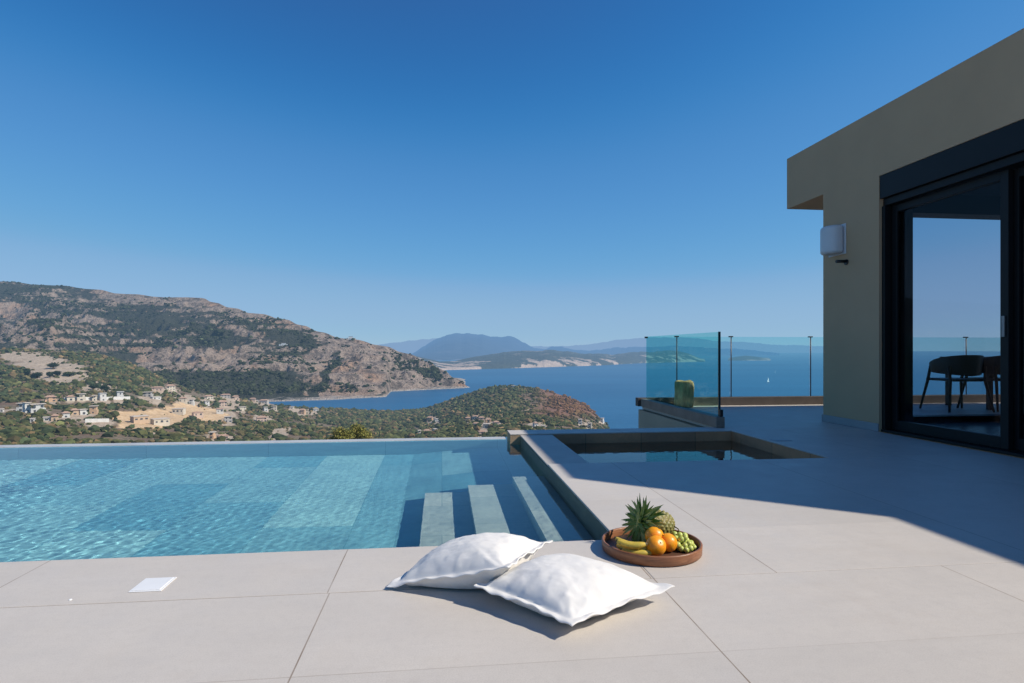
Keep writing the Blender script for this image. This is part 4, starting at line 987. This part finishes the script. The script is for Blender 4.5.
# --- village houses --------------------------------------------------
HM = {}
def hmat(kind):
    if kind in HM: return HM[kind]
    cdict = {'white': (.60, .585, .55), 'cream': (.62, .55, .44), 'tan': (.55, .40, .27), 'pink': (.58, .44, .35), 'grey': (.46, .43, .39), 'tile': (.44, .285, .205), 'flat': (.58, .50, .42), 'dark': (.07, .075, .085), 'wall': (.66, .64, .60), 'orange': (.56, .37, .23)}
    s = NT('village_'+kind); n = s.noise(.6, 3); col = cdict[kind]
    c = s.mix(s.mapr(n, .3, .7), tuple(x*.9 for x in col), tuple(min(1, x*1.08) for x in col))
    HM[kind] = s.done(s.haze(s.bsdf(c, .85), 9000., HAZE)); return HM[kind]
def ground_hit(px, y):
    ds = np.linspace(305, 1480, 900); p_ = np.full_like(ds, px); z = near_z(p_, ds); yy = HZ+(CH-z)/ds*FPX
    ok = np.where((yy <= y) & (ds < interp(p_, ND)))[0]
    i = ok[0] if len(ok) else np.argmin(np.abs(yy-y)); return ds[i], z[i]
def village_house(px0, px1, y0, y1, colr, roof, label, group='houses of the hillside village'):
    """house of a given apparent width standing on the slope"""
    pc = (px0+px1)/2; d, z = ground_hit(pc, y1); gx, gy = ray(pc)
    w_ = (px1-px0)*d/FPX*.80; h_ = max(2.6, (y1-y0)*d/FPX*.82); dep = min(max(w_*.8, 6.), 14.)
    t = thing('village_house', label, 'house', (gx*d, gy*d, z-.4), -math.atan2(gx, gy)+R(random.uniform(-22, 22)), group)
    st = max(1, round(h_/3.4)); hw = h_*(.74 if roof in ('tile',) else .92)+.4
    bm = bmesh.new()
    add_box(bm, -w_/2, w_/2, 0, dep, -3, hw if st < 2 else hw*.55)
    if st >= 2: add_box(bm, -w_/2+w_*random.choice([0, .3]), w_/2-w_*random.choice([0, .12]), .5, dep-.2, hw*.5, hw)
    obj('wall', bm, hmat(colr), t)
    x0, x1 = -w_/2, w_/2
    bm = bmesh.new()
    if roof == 'tile':
        e = .5; ridge_h = hw+max(1.1, h_*.24); a_ = [bm.verts.new(p) for p in ((x0-e, -e, hw), (x1+e, -e, hw), (x1+e, dep+e, hw), (x0-e, dep+e, hw), (x0+dep*.3, dep/2, ridge_h), (x1-dep*.3, dep/2, ridge_h))]
        for f in ((0, 1, 5, 4), (2, 3, 4, 5), (1, 2, 5), (3, 0, 4), (3, 2, 1, 0)): bm.faces.new([a_[i] for i in f])
        obj('roof', bm, hmat('tile'), t)
    else:
        add_box(bm, x0-.35, x1+.35, -.5, dep+.3, hw+.003, hw+.38); obj('roof', bm, hmat('flat' if roof == 'flat' else 'white'), t)
    nwin = max(1, int(w_/4.)); 
    for k in range(nwin):
        xc = x0+w_*(k+.5)/nwin; hh = random.choice([1.5, 2.1]); ww = random.choice([1.2, 1.7, 2.2])
        for lv in range(st):
            zb = .9+lv*hw*.5
            if zb+hh > hw-.1: continue
            yb = 0. if lv == 0 or st < 2 else .5
            bm = bmesh.new(); add_box(bm, xc-ww/2, xc+ww/2, yb-.03, yb+.1, zb, zb+hh); obj('window', bm, hmat('dark'), t)
    return t
for h in VH: village_house(*h)
def terrace_wall(px0, y0, px1, y1, ht, label):
    pts = []
    for k in range(12):
        f = k/11; px = px0+(px1-px0)*f; d, z = ground_hit(px, y0+(y1-y0)*f); gx, gy = ray(px); pts.append((gx*d, gy*d, z))
    # straight-topped wall following the slope
    bm = bmesh.new(); prev = None
    n = Vector((pts[-1][0]-pts[0][0], pts[-1][1]-pts[0][1], 0)).normalized(); nn = Vector((-n.y, n.x, 0))*.4
    rows = []
    for k, p_ in enumerate(pts):
        f = k/11; q_ = Vector(pts[0]).lerp(Vector(pts[-1]), f); q_.z = p_[2]
        rows.append([bm.verts.new(q_-nn+Vector((0, 0, -2))), bm.verts.new(q_-nn+Vector((0, 0, ht))), bm.verts.new(q_+nn+Vector((0, 0, ht))), bm.verts.new(q_+nn+Vector((0, 0, -2)))])
    for a_, b_ in zip(rows, rows[1:]):
        for k in range(4): bm.faces.new((a_[k], a_[(k+1) % 4], b_[(k+1) % 4], b_[k]))
    bm.faces.new(rows[0]); bm.faces.new(rows[-1][::-1])
    o = obj('terrace_wall', bm, hmat('wall')); o.name = 'retaining_wall'; return tag(o, label, 'retaining wall')
terrace_wall(64, 401, 130, 399.5, 3.4, 'long white retaining wall below the upper row of village houses')
terrace_wall(85, 422.5, 109, 422.0, 3.0, 'short white retaining wall left of the orange earth plots')
# mountain-side buildings
def mountain_house(px, t_, w_, h_, label):
    X, Y, Z, d = head_z(np.array([px]), np.array([t_]))
    t = thing('mountain_house', label, 'house', (X[0], Y[0], Z[0]-1), -math.atan2(X[0], Y[0]))
    bm = bmesh.new(); add_box(bm, -w_/2, w_/2, 0, 14, -6, h_); add_box(bm, -w_/4, w_/5, 2, 12, h_+.01, h_*1.7); obj('wall', bm, hmat('white'), t)
    bm = bmesh.new(); add_box(bm, -w_/4-1, w_/5+1, 1, 13, h_*1.7+.02, h_*1.7+1); obj('roof', bm, hmat('flat'), t)
    for k in range(4):
        bm = bmesh.new(); add_box(bm, -w_/2+w_*(k+.3)/4, -w_/2+w_*(k+.7)/4, -.1, .3, h_*.3, h_*.75); obj('window', bm, hmat('dark'), t)
mountain_house(351, .985, 42, 9, 'white building on the ridge of the mountain across the bay')
mountain_house(284, .62, 40, 6, 'pale low building half way up the mountain across the bay')

# --- single trees ----------------------------------------------------
def tree(name, px, d, base_z, ht, wid, cols, label, group, nleaf, lsize, L=9000.):
    gx, gy = ray(px); r3 = np.random.default_rng(int(px*7+d))
    t = thing(name, label, 'tree', (float(gx*d), float(gy*d), base_z), 0, group)
    bm = bmesh.new(); add_tube(bm, [(0, 0, -.5), (.03*wid, .0, ht*.3), (-.03*wid, .02*wid, ht*.62)], [.05*wid, .04*wid, .018*wid], 7)
    for k in range(5):
        a_ = k*1.3; add_tube(bm, [(0, 0, ht*(.25+.07*k)), (.18*wid*math.cos(a_), .18*wid*math.sin(a_), ht*(.42+.07*k)), (.32*wid*math.cos(a_), .32*wid*math.sin(a_), ht*(.55+.07*k))], [.02*wid, .014*wid, .006*wid], 5)
    obj('trunk', bm, M_trunk, t)
    cl = r3.normal(0, 1, (26, 3)); cl /= np.linalg.norm(cl, axis=1)[:, None]; cl *= (r3.random(26)**.4)[:, None]*np.array([wid*.42, wid*.42, ht*.34]); cl[:, 2] += ht*.64
    pk = r3.integers(0, 26, nleaf); P_ = cl[pk]*np.array([1, 1, .82])+r3.normal(0, 1, (nleaf, 3))*np.array([wid*.10, wid*.10, ht*.065])
    a1 = r3.normal(0, 1, (nleaf, 3)); a1 /= np.linalg.norm(a1, axis=1)[:, None]; a2 = np.cross(a1, r3.normal(0, 1, (nleaf, 3))); a2 /= np.linalg.norm(a2, axis=1)[:, None]
    sz_ = lsize*(.6+.8*r3.random(nleaf))[:, None]
    V = np.stack([P_-a1*sz_, P_+a2*sz_*.5, P_+a1*sz_, P_-a2*sz_*.5], 1).reshape(-1, 3); F = np.arange(nleaf*4).reshape(-1, 4)
    shade = (.6+.7*r3.random(26))[pk]; c0 = np.array(cols)[r3.integers(0, len(cols), nleaf)]*shade[:, None]
    cb = np.repeat(np.concatenate([c0, np.ones((nleaf, 1))], 1), 4, 0)
    np_mesh('crown', V, F, M_leaves, t, smooth=False, cols=cb)
    return t
M_trunk = simple('bark', (.10, .075, .05), .9, .2, 3)
s = NT('tree_leaves'); at = s.n('VertexColor', layer_name='tint'); M_leaves = s.done(s.haze(s.bsdf(at.outputs[0], .7, Specular_IOR_Level=.2), 9000., HAZE))
YG = [(.27, .255, .06), (.17, .18, .045), (.34, .29, .08)]
DG = [(.030, .048, .018), (.045, .062, .022), (.022, .036, .016)]
def zat(y, d): return zof(y, d)
tree('broadleaf_tree', 340, 118, zat(452, 118), 5.2, 5.0, YG, 'yellow green treetop just above the pool edge, the lower and rounder one', 'yellow green trees below the pool', 5200, .17)
tree('broadleaf_tree', 357, 124, zat(452, 124), 6.6, 5.6, YG, 'yellow green treetop just above the pool edge, the taller one on the right', 'yellow green trees below the pool', 6200, .17)
for px, y1, ht, wd, lab in ((53, 369, 11, 13, 'large dark round tree in the middle of the sandy slope'), (57, 376, 8, 11, 'dark round tree below the large one on the sandy slope'), (50, 377.5, 9, 8, 'slim dark tree at the lower middle of the sandy slope'), (69.5, 376.5, 8, 14, 'bright green spreading tree on the right of the sandy slope'),
                            (27, 378, 15, 9, 'tall dark tree at the left foot of the sandy slope'), (37, 378, 10, 14, 'broad dark tree at the foot of the sandy slope beside the tall one'), (93, 390, 9, 11, 'dark tree below the right end of the sandy slope'), (105, 392, 10, 9, 'dark tree behind the white tower house')):
    d, z = ground_hit(px, y1)
    tree('dark_tree', px, d, z, ht, wd, YG[1:2]+DG if 'bright' in lab else DG, lab, 'trees dotted over the sandy slope', 1500, .8)
